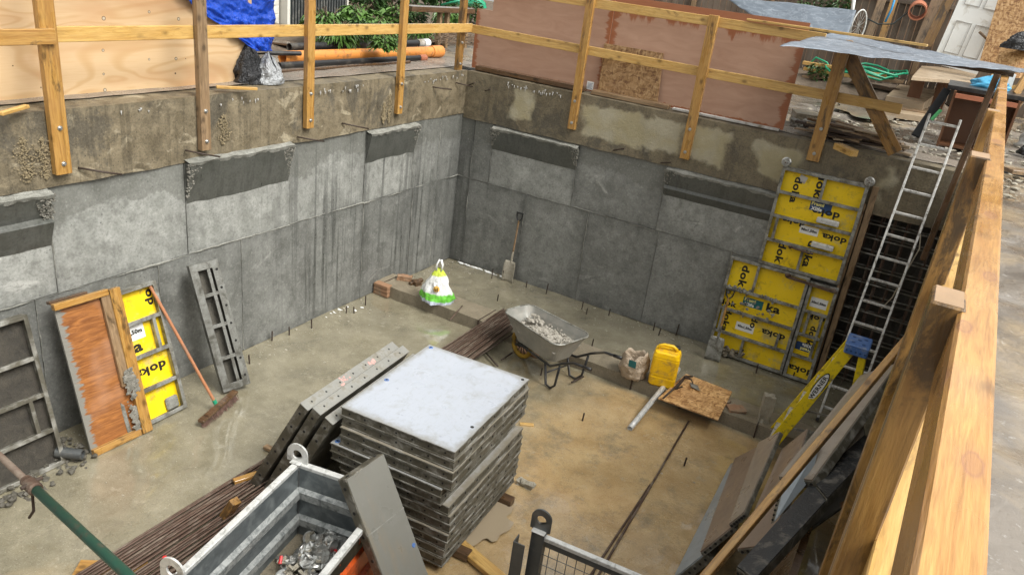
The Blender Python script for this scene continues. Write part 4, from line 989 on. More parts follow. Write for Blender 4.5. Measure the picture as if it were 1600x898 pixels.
# narrow panel leaning between bin and stack
m = frame((3.70, -6.96, 1.215), (.03, 1, 0), (-.5, 0, .866))
r = root('narrow_form_panel', m, 'narrow grey form panel propped between the metal bin and the big stack', 'formwork panel')
LL_ = 1.37; wf = .43
MB().box(0, wf, 0, .09, -LL_, 0).build('frame', 'alu_dark', r, mw=Matrix(), bevel=.004)
MB().box(.006, wf-.006, -.006, .0, -LL_, -.006).build('facing', 'face_prop', r, mw=Matrix())
h = MB()
for j in range(6): h.tube([(0, .045, -.08-j*.2), (-.003, .045, -.08-j*.2)], .014, 10)
h.tube([(.05, .03, 0), (.05, .03, .004)], .014, 10); h.tube([(wf-.04, .06, 0), (wf-.04, .06, .004)], .014, 10)
h.build('bolt_holes', 'hole', r, mw=Matrix())
MB().box(0, wf, -.0075, -.005, -.475, -.467).build('joint_line', 'ledge', r, mw=Matrix())
MB().tube([(wf-.04, -.004, -.78), (wf-.04, -.010, -.78)], [.02, .017], 14).build('plug', 'blue_plastic', r, mw=Matrix())

# ================================================================== METAL BIN
ba = at(465, 724, 'z', .82); bb = at(608, 772, 'z', .82)
ux = (bb-ba); bw = ux.length; ux.normalize(); uy = Vector((ux.y, -ux.x, 0))   # towards the viewer
if uy.y > 0: uy = -uy
m = Matrix((ux, -uy, Vector((0, 0, 1)))).transposed().to_4x4(); m.translation = ba-Vector((0, 0, .82))
BW, BL, BH = bw, 1.46, .82
bn = root('metal_bin', m, 'galvanised steel bin with orange outside holding loose plate nuts', 'bin')
def corr(p0, p1, z0, z1, n_in, name, mat, thick=.0):
    """side sheet with two pressed ribs; n_in = inward direction"""
    prof = [(z0, 0), (.22, 0), (.245, .035), (.31, .035), (.335, 0), (.50, 0), (.525, .035), (.59, .035), (.615, 0), (z1, 0)]
    mb = MB(); p0, p1, n_in = Vector(p0), Vector(p1), Vector(n_in)
    for (a, qa), (c, qc) in zip(prof, prof[1:]):
        mb.add([p0+n_in*qa+Vector((0, 0, a)), p1+n_in*qa+Vector((0, 0, a)), p1+n_in*qc+Vector((0, 0, c)), p0+n_in*qc+Vector((0, 0, c))], [(0, 1, 2, 3)])
    o = mb.build(name, mat, bn, mw=Matrix())
    if name == 'side_sheet':
        for zc_ in (.2775, .5575):
            q = MB(); q.add([p0+n_in*.0365+Vector((0, 0, zc_-.034)), p1+n_in*.0365+Vector((0, 0, zc_-.034)), p1+n_in*.0365+Vector((0, 0, zc_+.034)), p0+n_in*.0365+Vector((0, 0, zc_+.034)), p0+n_in*.002+Vector((0, 0, zc_+.062)), p1+n_in*.002+Vector((0, 0, zc_+.062))], [(0, 1, 2, 3), (3, 2, 5, 4)])
            q.build('pressed_rib', 'galv_rib', bn, mw=Matrix())
    return o
e = .03
corr((e, 0-e, 0), (BW-e, 0-e, 0), .1, BH-.01, (0, -1, 0), 'side_sheet', 'galv'); corr((e, -BL+e, 0), (BW-e, -BL+e, 0), .1, BH-.01, (0, 1, 0), 'side_sheet', 'galv')
corr((e, -e, 0), (e, -BL+e, 0), .1, BH-.01, (1, 0, 0), 'side_sheet', 'galv'); corr((BW-e, -e, 0), (BW-e, -BL+e, 0), .1, BH-.01, (-1, 0, 0), 'side_sheet', 'galv')
for a, c, n_ in (((BW-e+.006, -e, 0), (BW-e+.006, -BL+e, 0), (-1, 0, 0)), ((e-.006, -e, 0), (e-.006, -BL+e, 0), (1, 0, 0))):
    corr(a, c, .1, BH-.03, n_, 'painted_side', 'orange')
q = MB()
for a, c in (((0, 0), (BW, 0)), ((0, -BL), (BW, -BL)), ((0, 0), (0, -BL)), ((BW, 0), (BW, -BL))):
    q.bar((a[0], a[1], BH), (c[0], c[1], BH), .055, .045)
q.build('rim', 'galv_pale', bn, mw=Matrix(), bevel=.006)
q = MB()
for x, y in ((.0, 0), (BW, 0), (0, -BL), (BW, -BL)):
    q.box(x-.028 if x == 0 else x-.04, x+.04 if x == 0 else x+.028, y-.04 if y == 0 else y-.028, y+.028 if y == 0 else y+.04, 0, BH-.024)
q.build('corner_post', 'galv_dark', bn, mw=Matrix(), bevel=.004)
MB().box(e, BW-e, -BL+e, -e, .1, .115).build('base_board', 'kerb', bn, mw=Matrix())
q = MB()
def lug(cx, cy, mat='galv_pale', par=bn, z=BH+.02, s=1., up=.10):
    q = MB(); n = 20; pts = []
    for i in range(n):
        t = math.pi*i/(n-1); pts.append((.055*s*math.cos(t), .055*s*math.sin(t)+up*.55))
    out = [(-.055*s, 0)]+pts[::-1]+[(.055*s, 0)]
    hole = [(.026*s*math.cos(2*math.pi*i/len(out)-2.2), .026*s*math.sin(2*math.pi*i/len(out)-2.2)+up*.5) for i in range(len(out))][::-1]
    o = len(q.v); no = len(out)
    q.v += [Vector((cx+a, cy-.008, z+c)) for a, c in out]+[Vector((cx+a, cy+.008, z+c)) for a, c in out]
    q.v += [Vector((cx+a, cy-.008, z+c)) for a, c in hole]+[Vector((cx+a, cy+.008, z+c)) for a, c in hole]
    for i in range(no):
        j = (i+1) % no
        q.f += [(i, j, no+j, no+i), (2*no+i, 3*no+i, 3*no+j, 2*no+j), (i, 2*no+i, 2*no+j, j), (no+i, no+j, 3*no+j, 3*no+i)]
    return q.build('lifting_lug', mat, par, mw=Matrix())
lug(.0, .0, s=1.75, up=.15); MB().box(-.05, .05, -.05, .04, BH+.02, BH+.035).build('corner_cap', 'galv_pale', bn, mw=Matrix(), bevel=.005)
lug(.0, -BL, s=1.75, up=.15); 
text_mesh('BEL', .2, 'ink', bn, Matrix.Translation((BW-e+.0085, -.62, .66)) @ Matrix.Rotation(math.pi/2, 4, 'Z') @ Matrix.Rotation(math.pi/2, 4, 'X'), 1.5, .02)
tag(MB().tube([at(258, 880, 'z', .86)+Vector((0, 0, -.04)), at(258, 880, 'z', .86)+Vector((0, 0, .06))], .014, 10).build('red_marker', 'red'), 'small red marker in the corner bracket of the bin', 'marker')

# loose plate nuts and tie hardware
nut0 = None; W_ = bn.matrix_world
random.seed(21)
hw = []
for k in range(110):
    x = rnd(.12, BW-.12); y = -rnd(.10, 1.05); x = min(BW-.1, max(.1, random.gauss(BW*.56, .17))); y = -min(1.2, max(.09, random.gauss(.34, .2))); hgt = .14+.26*math.exp(-((x-BW*.56)/.25)**2-((y+.34)/.3)**2)*rnd(.5, 1)+rnd(0, .03)
    if k > 84: y = -rnd(.5, 1.25); hgt = rnd(.13, .17)
    mw_ = W_ @ Matrix.Translation((x, y, hgt)) @ Matrix.Rotation(rnd(0, 6.28), 4, 'Z') @ Matrix.Rotation(rnd(-1.9, 1.9), 4, 'X') @ Matrix.Rotation(rnd(0, 6), 4, 'Y') @ Matrix.Scale(rnd(.85, 1.1), 4)
    if nut0 is None: nut0 = plate_nut(mw_, 'loose steel plate nut in the heap inside the metal bin', 'plate nuts heaped in the metal bin', .95)
    else: copy_tree(nut0, mw_)
q0 = None
for k in range(34):
    x = rnd(.12, BW-.12); y = -rnd(.12, 1.15); a = rnd(0, 6.28); z = rnd(.15, .22)+.18*math.exp(-((x-BW*.56)/.25)**2-((y+.34)/.3)**2)
    q = MB().bar((-.07, 0, 0), (.07, 0, 0), .035, .022).bar((.0, 0, .0), (.05, .06, .02), .025, .018).bar((-.07, 0, 0), (-.09, .05, .01), .022, .018)
    if q0 is None: q0 = q.build('steel_clamp', 'stone', mw=Matrix()); tag(q0, 'small rusty or muddy clamp lying among the plate nuts in the bin', 'clamp', 'clamps heaped in the metal bin'); c = q0
    else: c = q0.copy(); C.objects.link(c); c.data = q0.data
    c.matrix_world = W_ @ Matrix.Translation((x, y, z)) @ Matrix.Rotation(a, 4, 'Z') @ Matrix.Rotation(rnd(-.8, .8), 4, 'X')
for k, (x, y) in enumerate(((.56, -.30), (.22, -.55))):
    tag(MB().tube([W_ @ Vector((x, y, .37)), W_ @ Vector((x+.02, y-.05, .34))], .014, 8).build('red_grip', 'red'), 'dull red plastic piece among the plate nuts, '+('by the far side of the bin' if k == 0 else 'near the middle of the bin'), 'plastic piece')

# ================================================================== MESH CAGE
ca = at(848, 838, 'z', .86); cb = at(995, 900, 'z', .86); ux = (cb-ca); ux.z = 0; ux.normalize(); uy = Vector((-ux.y, ux.x, 0))
m = Matrix((ux, uy, Vector((0, 0, 1)))).transposed().to_4x4(); m.translation = ca-Vector((0, 0, .86))
cg = root('mesh_cage', m, 'galvanised mesh sided cage with lifting eye in front of the puddle', 'cage')
CW, CL, CH = 1.25, .82, .86
q = MB(); q.bar((0, 0, CH), (CW, 0, CH), .045, .04).bar((0, -CL, CH), (CW, -CL, CH), .045, .04).bar((CW, 0, CH), (CW, -CL, CH), .045, .04)
q.build('rim', 'galv_pale', cg, mw=Matrix(), bevel=.005)
MB().bar((.03, 0, CH-.045), (CW, 0, CH-.045), .03, .05).build('rim_flange', 'galv_dark', cg, mw=Matrix())
for x, y in ((-.03, 0), (CW, 0), (-.03, -CL), (CW, -CL)):
    MB().box(x-.052, x+.052, y-.045, y+.045, .08, CH+.05).build('corner_post', 'galv_dark', cg, mw=Matrix(), bevel=.004)
q = MB().box(-.17, -.08, -.30, -.29, .3, CH+.0).box(-.178, -.168, -.30, -.2, .3, CH+.0); q.build('angle_post', 'galv_dark', cg, mw=Matrix() @ Matrix.Translation((0, .14, -.01)), bevel=.003)
lug(-.03, 0, 'galv_dark', cg, CH+.052, 1.5, .2)
MB().box(-.085, .025, -.055, .05, CH+.05, CH+.062).build('corner_cap', 'galv_pale', cg, mw=Matrix(), bevel=.004)
q = MB()
for k in range(1, 16): q.tube([(k*.075, -.01, .1), (k*.075, -.01, CH-.05)], .0032, 6)
for k in range(1, 9): q.tube([(0, -.013, CH-.05-k*.1), (CW, -.013, CH-.05-k*.1)], .0032, 6)
for k in range(1, 10): q.tube([(CW-.01, -k*.08, .1), (CW-.01, -k*.08, CH-.03)], .0032, 6)
q.build('wire_mesh', 'galv_dark', cg, mw=Matrix())
MB().box(0, CW, -CL, 0, .08, .1).build('base', 'galv_dark', cg, mw=Matrix())

# ================================================================== LADDERS
r = root('ladder', (6.68, -1.15, 0), 'tall aluminium ladder rising from the pit floor past the steel mesh', 'ladder')
L0, L1 = Vector((6.49, -1.15, 0)), at(1453, 178, 'y', .08); R0, R1 = Vector((6.86, -1.15, 0)), at(1501, 188, 'y', .08)
for a, c in ((L0, L1), (R0, R1)): MB().bar(a, c, .028, .062, (0, -1, .3)).build('rail', 'ladder', r, world=True, bevel=.004)
n = 14
for k in range(n):
    t = (k+.7)/(n+.0); MB().bar(L0.lerp(L1, t), R0.lerp(R1, t), .032, .03).build('rung', 'ladder', r, world=True, bevel=.004)
for a, c in ((L0, L1), (R0, R1)): MB().bar(a, a.lerp(c, .012), .036, .07, (0, -1, .3)).build('foot', 'black', r, world=True)

top = at(1342, 536, 'z', 1.70); foot = at(1188, 700, 'z', 0)
r = root('step_ladder', (foot.x+.3, top.y, 0), 'yellow step ladder with blue top standing beside the steel mesh', 'step ladder')
yn, yf = top.y-.10, top.y+.16
fn0, fn1 = Vector((foot.x+.03, yn-.12, 0)), Vector((top.x-.07, yn+.02, 1.62)); ff0, ff1 = Vector((foot.x+.03, yf+.30, 0)), Vector((top.x-.07, yf-.02, 1.62))
rn0, rn1 = Vector((top.x+.22, yn-.05, 0)), Vector((top.x+.07, yn+.02, 1.62)); rf0, rf1 = Vector((top.x+.22, yf+.25, 0)), Vector((top.x+.07, yf-.02, 1.62))
for a, c in ((fn0, fn1), (ff0, ff1)):
    MB().bar(a, c, .022, .125, (-1, 0, .3)).build('front_rail', 'yellow_frp', r, world=True, bevel=.004)
for a, c in ((rn0, rn1), (rf0, rf1)): MB().bar(a, c, .022, .07, (-1, 0, .3)).build('rear_rail', 'yellow_frp', r, world=True, bevel=.004)
for k in range(5):
    t = .17+.17*k; MB().bar(fn0.lerp(fn1, t), ff0.lerp(ff1, t), .10, .022, (0, 0, 1)).build('step', 'ladder', r, world=True)
for k in range(4):
    t = .12+.22*k; MB().bar(rn0.lerp(rn1, t), rf0.lerp(rf1, t), .03, .02).build('rear_bar', 'ladder', r, world=True)
MB().bar(fn0.lerp(fn1, .35), rn0.lerp(rn1, .40), .012, .025).bar(ff0.lerp(ff1, .35), rf0.lerp(rf1, .40), .012, .025).build('spreader', 'alu', r, world=True)
MB().box(top.x-.115, top.x+.115, yn-.03, yf+.03, 1.60, 1.70).box(top.x-.12, top.x+.12, yn-.035, yf+.035, 1.69, 1.715).build('top_cap', 'blue_plastic', r, world=True, bevel=.012)
q = MB()
for k in range(5): q.disc((top.x-.09+k*.045, yn-.032, 1.645), (0, -1, 0), .011, .004)
for dx, dy in ((-.05, .05), (.05, .05), (0, .15), (-.06, .2), (.06, .2)): q.disc((top.x+dx, yn+dy, 1.716), (0, 0, 1), .02, .002)
q.build('rivets', 'navy', r, world=True)
du_ = (fn1-fn0).normalized(); cpt = fn0.lerp(fn1, .70)
mm = Matrix((du_, Vector((0, -1, 0)).cross(du_)*1, Vector((0, -1, 0)))).transposed().to_4x4(); mm.translation = cpt+Vector((0, -.0135, 0))
mm = r.matrix_world.inverted() @ mm
q = MB(); n = 28
q.v = [Vector((.2*math.cos(2*math.pi*i/n), .052*math.sin(2*math.pi*i/n), 0)) for i in range(n)]; q.f = [tuple(range(n))]
o = q.build('badge', 'ink', r, mw=mm)
q = MB(); q.v = [Vector((.185*math.cos(2*math.pi*i/n), .042*math.sin(2*math.pi*i/n), .004)) for i in range(n)]; q.f = [tuple(range(n))]
q.build('badge_field', 'white', r, mw=mm)
text_mesh('WERNER', .062, 'ink', r, mm @ Matrix.Translation((0, 0, .006)), 1.15, .004)

# ================================================================== TOOLS
def shovel(foot, head, label, blade='alu', turn=0., shaft='oldwood'):
    foot, head = Vector(foot), Vector(head); d = head-foot; L = d.length
    m = frame(foot, (1, turn, 0), d); r = root('shovel', m, label, 'shovel')
    bl_ = .36
    MB().grid(lambda u, v: ((-.11+.22*u)*(1.0 if v < .8 else 1.-.15*(v-.8)/.2), -.012-.028*(2*u-1)**2-.02*v*(1-v), v*bl_), 8, 8).build('blade', blade, r, mw=Matrix(), solid=.004, smooth=True)
    MB().tube([(0, -.01, bl_*.55), (0, -.005, bl_), (0, 0, bl_+.16)], [.008, .019, .019], 10).build('socket', blade, r, mw=Matrix())
    MB().tube([(0, 0, bl_+.12), (0, 0, L-.13)], .016, 10).build('shaft', shaft, r, mw=Matrix())
    MB().tube([(0, 0, L-.15), (-.045, 0, L-.09), (-.055, 0, L-.01)], .011, 8).tube([(0, 0, L-.15), (.045, 0, L-.09), (.055, 0, L-.01)], .011, 8).tube([(-.062, 0, L-.008), (.062, 0, L-.008)], .014, 8).build('handle', 'steel' if blade == 'steel' else 'black', r, mw=Matrix())
    return r
shovel(at(797, 438, 'z', 0)+Vector((0, -.08, .005)), at(815, 333, 'y', -.04), 'muddy shovel leaning on the dark wall near the pit corner', 'stone', shaft='oldwood')
shovel(at(1113, 562, 'z', 0)+Vector((0, -.02, .005)), at(1144, 452, 'y', -.30), 'shovel with steel handle leaning on the wide yellow form panel', 'alu', .1, shaft='wood')
h0 = at(338, 632, 'z', .09); h1 = at(234, 446, 'x', .17)
r = root('broom', (h0.x, h0.y, 0), 'stiff broom with reddish wooden handle leaning near the orange shutter', 'broom')
a, c = at(314, 668, 'z', .02), at(368, 620, 'z', .02); dd = (c-a).normalized()
MB().tube([h0, h1], .0165, 10).build('handle', plain('reddish_broom_handle', (.36, .15, .07), .45, dirt=(.2, .12, .08), dirt_amt=.3), r, world=True)
MB().bar(a+Vector((0, 0, .075)), c+Vector((0, 0, .075)), .075, .035).build('head', 'darkwood', r, world=True, bevel=.006)
q = MB(); sd = dd.cross(Vector((0, 0, 1)))
for k in range(380):
    p = a.lerp(c, rnd(.02, .98))+sd*rnd(-.03, .03)+Vector((0, 0, .06)); e_ = p+sd*rnd(.01, .05)+dd*rnd(-.02, .02)+Vector((0, 0, -.058)); q.bar(p, e_, .003, .003)
q.build('bristles', plain('reddish_bristles', (.15, .085, .065), .7), r, world=True)
MB().tube([h0-(h1-h0).normalized()*.02, h0+(h1-h0).normalized()*.06], .022, 10).build('socket', 'greenhose', r, world=True)

# ================================================================== WHEELBARROW
wa = Vector((2.83, -2.40, 0)); dx_ = Vector((.95, -.31, 0)).normalized(); dy_ = Vector((.31, .95, 0)).normalized()
m = Matrix((dx_, dy_, Vector((0, 0, 1)))).transposed().to_4x4(); m.translation = Vector((2.78, -2.33, 0))
r = root('wheelbarrow', m, 'grey tray wheelbarrow full of mortar rubble straddling the kerb', 'wheelbarrow')
def rr_(L, W, cx, z, rad=.1, n=6, taper=0.):
    pts = []
    for sx, sy, a0 in ((1, 1, 0), (-1, 1, 90), (-1, -1, 180), (1, -1, 270)):
        for i in range(n+1):
            t = math.radians(a0+90*i/n); x = sx*(L/2-rad)+rad*math.cos(t); y = sy*(W/2*(1-(taper if sx < 0 else 0))-rad)+rad*math.sin(t); pts.append(Vector((cx+x, y, z)))
    return pts
q = MB(); rings = [rr_(1.10, .62, .33, .66, .13, 6, .18), rr_(1.02, .56, .33, .58, .13, 6, .18), rr_(.74, .40, .36, .33, .10, 6, .15), rr_(.64, .32, .36, .31, .09, 6, .15)]
inner = [[p+Vector((0, 0, .008)) for p in rr_(.62, .30, .36, .318, .09, 6, .15)], [p for p in rr_(.72, .38, .36, .34, .1, 6, .15)], rr_(1.0, .54, .33, .585, .125, 6, .18), rr_(1.08, .60, .33, .662, .125, 6, .18)]
allr = [rings[3], rings[2], rings[1], rings[0], inner[3], inner[2], inner[1], inner[0]]
n = len(rings[0])
for g_ in allr: q.v += g_
for j in range(len(allr)-1):
    for i in range(n): q.f.append((j*n+i, j*n+(i+1) % n, (j+1)*n+(i+1) % n, (j+1)*n+i))
q.f.append(tuple(range(n))); q.f.append(tuple(range(7*n, 8*n)))
q.build('tray', 'tray', r, mw=Matrix(), smooth=False)
rim = rr_(1.105, .625, .33, .665, .13, 6, .18); MB().tube(rim, .011, 8, closed=True).build('tray_rim', 'alu', r, mw=Matrix(), smooth=True)
q = MB().tube([(.07*0+.17*math.cos(t*math.pi/12), 0, .19+.17*math.sin(t*math.pi/12)) for t in range(24)], .032, 10, closed=True)
q.build('tyre', 'rubber', r, mw=Matrix() @ Matrix.Translation((-.02, 0, .01)), smooth=True)
q = MB().tube([(-.02, -.06, .2), (-.02, .06, .2)], .03, 12)
for k in range(12): q.bar((-.02, 0, .2), (-.02+.14*math.cos(k*math.pi/6), 0, .2+.14*math.sin(k*math.pi/6)), .008, .008)
q.build('wheel_hub', 'black', r, mw=Matrix())
q = MB()
for s_ in (-1, 1):
    q.tube([(-.06, .075*s_, .2), (.12, .13*s_, .27), (.75, .24*s_, .31), (.95, .27*s_, .45), (1.15, .28*s_, .56), (1.38, .28*s_, .60)], .017, 10)
    q.tube([(.62, .2*s_, .30), (.70, .22*s_, .02), (.80, .23*s_, .0+.017), (.88, .25*s_, .10), (.92, .26*s_, .40)], .016, 10)
q.tube([(.66, -.2, .16), (.66, .2, .16)], .01, 8)
q.build('frame', 'black', r, mw=Matrix(), smooth=True)
for s_ in (-1, 1): MB().tube([(1.30, .28*s_, .587), (1.42, .28*s_, .605)], .022, 10).build('grip', 'black', r, mw=Matrix(), smooth=True)
q = MB(); q.grid(lambda u, v: (-.10+.88*u, (-.25+.5*v)*(.86+.14*u), .5+.07*math.sin(math.pi*u)*math.sin(math.pi*v)+.05*noise.noise(Vector((u*6, v*5, 3)))+.02*noise.noise(Vector((u*20, v*16, 3)))), 60, 36)
for k in range(230): q.lump((rnd(-.04, .72), rnd(-.21, .21), .55+rnd(-.02, .03)), rnd(.005, .022), k, .5, 1, squash=(1, 1, .7))
for k in range(9): q.lump((rnd(-.05, .3), rnd(-.05, .15), .6+rnd(-.02, .04)), rnd(.02, .045), k+50, .6, 1, squash=(1.4, 1, .6))
o = tag(q.build('rubble', 'mud_load', mw=m.copy()), 'grey mortar rubble filling the wheelbarrow tray', 'rubble', kind='stuff')

# ================================================================== THINGS ON THE KERB
c = at(1030, 601, 'z', KH+.005)+Vector((.0, .08, 0))
m = Matrix.Translation(c) @ Matrix.Rotation(.22, 4, 'Z')
r = root('jerrycan', m, 'bright yellow plastic jerrycan standing on the kerb', 'jerrycan')
q = MB(); prof = [(.30, .24, 0, .04), (.33, .27, .02, .05), (.34, .28, .12, .05), (.335, .272, .14, .05), (.34, .28, .16, .05), (.34, .28, .38, .05), (.335, .272, .395, .05), (.34, .275, .41, .05), (.31, .25, .46, .06), (.24, .2, .475, .06)]
rings = []
for L_, W_2, z, rad in prof: rings.append(rr_(L_, W_2, 0, z, rad, 5))
n = len(rings[0])
for g_ in rings: q.v += g_
for j in range(len(rings)-1):
    for i in range(n): q.f.append((j*n+i, j*n+(i+1) % n, (j+1)*n+(i+1) % n, (j+1)*n+i))
q.f.append(tuple(range(n))); q.f.append(tuple(range((len(rings)-1)*n, len(rings)*n)))
q.build('body', 'yellow_can', r, mw=Matrix(), bevel=.0)
MB().tube([(-.12, -.02, .44), (-.115, -.02, .52), (-.06, -.01, .535), (.05, 0, .535), (.10, .0, .50), (.10, 0, .44)], .022, 10).build('handle', 'yellow_can', r, mw=Matrix(), smooth=True)
MB().tube([(.10, .06, .45), (.10, .06, .49)], .035, 16).build('neck', 'yellow_can', r, mw=Matrix()); MB().tube([(.10, .06, .485), (.10, .06, .52)], .038, 18).build('cap', 'black', r, mw=Matrix(), bevel=.004)

def sack(name, c, w, d, h, mat, label, cat, opened=True, seed=1, fill=None):
    def f(u, v):
        t = 2*math.pi*u; k = (.86+.2*math.sin(math.pi*min(1, v*.9+.05)))*(1-.16*v**2)
        wr = 1+.22*noise.noise(Vector((math.cos(t)*2, math.sin(t)*2, v*3+seed)))+.14*noise.noise(Vector((math.cos(t)*5, math.sin(t)*5, v*6+seed)))
        return (c[0]+w/2*math.cos(t)*k*wr, c[1]+d/2*math.sin(t)*k*wr, c[2]+h*v*(1+.28*noise.noise(Vector((math.cos(t)*1.6, math.sin(t)*1.6, seed)))) if v > 0 else c[2])
    q = MB().grid(f, 40, 18)
    q.grid(lambda u, v: (Vector(f(u, 1))-Vector((0, 0, h*.55*v)))*1 if False else Vector((c[0]+(f(u, 1)[0]-c[0])*(1-.12*v), c[1]+(f(u, 1)[1]-c[1])*(1-.12*v), f(u, 1)[2]-h*.5*v)), 40, 4)
    o = q.build(name, mat, smooth=True, solid=.003); tag(o, label, cat)
    if fill: MB().lump((c[0], c[1], c[2]+h*.42), w*.4, seed, .2, 2, 1.5, (1, d/w, .35)).build('contents', fill, o, world=True)
    return o
c = at(985, 588, 'z', KH)+Vector((0, .06, 0))
sk = sack('rubble_sack', c, .37, .33, .33, 'sandbag', 'crumpled beige plastic sack with rolled open top between wheelbarrow and jerrycan', 'sack', seed=4, fill='earth')
o = MB().grid(lambda u, v: (c.x-.02+.1*u, c.y-.185-.01*v, c.z+.2+.1*v), 4, 4).build('label_patch', 'teal', sk, world=True)

c = at(682, 470, 'z', KH)
def bagf(u, v):
    t = 2*math.pi*u; w = .225*(1-v**1.5*.86)*(1-.10*math.exp(-v*14)); d_ = .14*(1-v**1.2*.9)
    wr = 1+.26*noise.noise(Vector((math.cos(t)*2.4, math.sin(t)*2.4, v*3)))+.16*noise.noise(Vector((math.cos(t)*7, math.sin(t)*7, v*5)))
    return Vector((w*math.cos(t)*wr, d_*math.sin(t)*wr, .47*v+.012*noise.noise(Vector((t*2, v*5, 3)))))
m = Matrix.Translation(c) @ Matrix.Rotation(.45, 4, 'Z') @ Matrix.Scale(1.12, 4)
def mk_bag():
    m_, nt, b_ = new_mat('white_green_carrier'); g = N(nt); v = g.coord(rand=False); s = g.n('ShaderNodeSeparateXYZ'); g.l(v, s.inputs[0])
    nz = g.math('ADD', s.outputs[2], g.math('MULTIPLY', g.math('SUBTRACT', g.noise(v, 9, 3), .5), .06))
    c_ = g.ramp(nz, [(0, (.5, .54, .64)), (.035, (.5, .54, .64)), (.05, (.14, .5, .05)), (.125, (.16, .54, .06)), (.14, (.68, .69, .68)), (.36, (.7, .7, .68)), (.38, (.5, .58, .07)), (.42, (.55, .66, .06))])
    g.l(c_, b_.inputs['Base Color']); b_.inputs['Roughness'].default_value = .35; g.bump(g.noise(v, 14, 4, .6, 1.5), b_, .8, .02); return m_
M['carrier'] = mk_bag()
o = MB().grid(bagf, 90, 40).build('carrier_bag', 'carrier', mw=m, smooth=True); tag(o, 'full white and green carrier bag with a bee printed on it, on the kerb', 'bag')
for s_ in (-.02, .02): MB().tube([(-.03, s_, .44), (-.035, s_, .52), (-.01, s_, .58), (.02, s_, .58), (.04, s_, .51), (.03, s_, .44)], .0105, 8).build('handle', 'white', o, mw=Matrix(), smooth=True)
def onbag(x, z, r_, mat, name, sq=1.):
    n = 16; q = MB(); pts = []
    for i in range(n):
        X = x+r_*math.cos(2*math.pi*i/n); Z = z+r_*sq*math.sin(2*math.pi*i/n); Y = -.19*(1-(Z/.42)**1.2*.9)+.0; pts.append(Vector((X, Y, Z)))
    q.v = pts+[p+Vector((0, .012, 0)) for p in pts]; q.f = [tuple(range(n))]+[(i, (i+1) % n, n+(i+1) % n, n+i) for i in range(n)]
    q.build(name, mat, o, mw=Matrix())
M['beeyel'] = plain('mustard_print', (.72, .42, .08), .5, bump=0)
onbag(.0, .215, .042, 'beeyel', 'printed_bee', .8)
for k in range(3): MB().box(-.03+k*.022, -.023+k*.022, -.1345, -.12, .19, .245).build('printed_stripe', 'ink', o, mw=Matrix())
for x, z in ((-.025, .268), (.022, .272)): onbag(x, z, .017, 'white', 'printed_wing', 1.3)

# strand board with tools on the kerb
P = [at(1028, 622, 'z', .205), at(1072, 584, 'z', .205), at(1144, 612, 'z', .205), at(1122, 656, 'z', .205)]
Q = [P[0], P[1], P[2], P[3]]
q = MB().hexa([p-Vector((0, 0, .012)) for p in Q], [p+Vector((0, 0, .006)) for p in Q])
tag(q.build('strand_board', 'osb2', bevel=.002), 'square of strand board lying on the kerb with tools on it', 'board')
p0, p1 = at(985, 668, 'z', .03), at(1060, 576, 'z', .25)
q = MB(); d_ = (p1-p0); e_ = p0+d_*.16
q.tube([p0+Vector((.0, -.02, 0)), p0+d_*.08+Vector((0, -.005, .0)), e_, p1], .034, 16, cap=False)
tag(q.build('metal_pipe', 'galv_pale', smooth=True, solid=.004), 'pale bent metal pipe propped on the kerb beside the jerrycan', 'pipe')
zt = .217
a, b1, b2 = at(1036, 622, 'z', zt), at(1070, 590, 'z', zt+.02), at(1082, 588, 'z', zt+.02)
tag(MB().tube([a, a.lerp(b1, .6)+Vector((.01, 0, .01)), b1+Vector((0, 0, .02)), b2], [.012, .014, .016, .012], 8).tube([b1, at(1056, 608, 'z', zt), at(1066, 604, 'z', zt)], .012, 8).build('hand_pick', 'rust_dark', smooth=True), 'dark bent steel tool lying on the strand board', 'tool')
p = at(1084, 603, 'z', zt+.01)
r = root('trowel', p, 'small pointed trowel lying on the strand board', 'trowel')
MB().add([(-.09, .03, 0), (.02, .055, .004), (.12, -.02, 0), (.0, -.055, .004), (-.09, .03, .003), (.02, .055, .007), (.12, -.02, .003), (.0, -.055, .007)], [(0, 1, 2, 3), (4, 5, 6, 7), (0, 1, 5, 4), (1, 2, 6, 5), (2, 3, 7, 6), (3, 0, 4, 7)]).build('blade', 'alu', r, mw=Matrix.Rotation(-.4, 4, 'Z'))
MB().tube([(-.02, .03, .01), (-.06, .05, .05), (-.16, .06, .05)], [.006, .01, .013], 8).build('handle', 'rust_dark', r, mw=Matrix())

def block(name, c, sx, sy, sz, rot, mat, label, cat, group=None, rag=.01, tilt=0.):
    bm = bmesh.new(); bmesh.ops.create_cube(bm, size=1); bmesh.ops.subdivide_edges(bm, edges=bm.edges, cuts=5, use_grid_fill=True)
    q = MB()
    for v in bm.verts:
        co = Vector((v.co.x*sx, v.co.y*sy, (v.co.z+.5)*sz)); co += co.normalized()*rag*2*noise.noise(co*22+Vector(c)); q.v.append(co)
    q.f = [tuple(v.index for v in f.verts) for f in bm.faces]; bm.free()
    o = q.build(name, mat, mw=Matrix.Translation(Vector(c)) @ Matrix.Rotation(rot, 4, 'Z') @ Matrix.Rotation(tilt, 4, 'X'))
    return tag(o, label, cat, group)
block('concrete_block', at(1192, 657, 'z', KH), .13, .11, .36, .3, 'stone', 'crumbly concrete block standing on end on the kerb beside the step ladder', 'block', rag=.014)
block('brick_piece', at(1150, 640, 'z', KH), .22, .16, .03, .6, 'brick', 'flat broken orange tile on the kerb beside the strand board', 'brick')
block('brick_piece', at(1128, 628, 'z', KH), .15, .2, .03, -.3, 'brick', 'broken orange tile half under the strand board', 'brick')
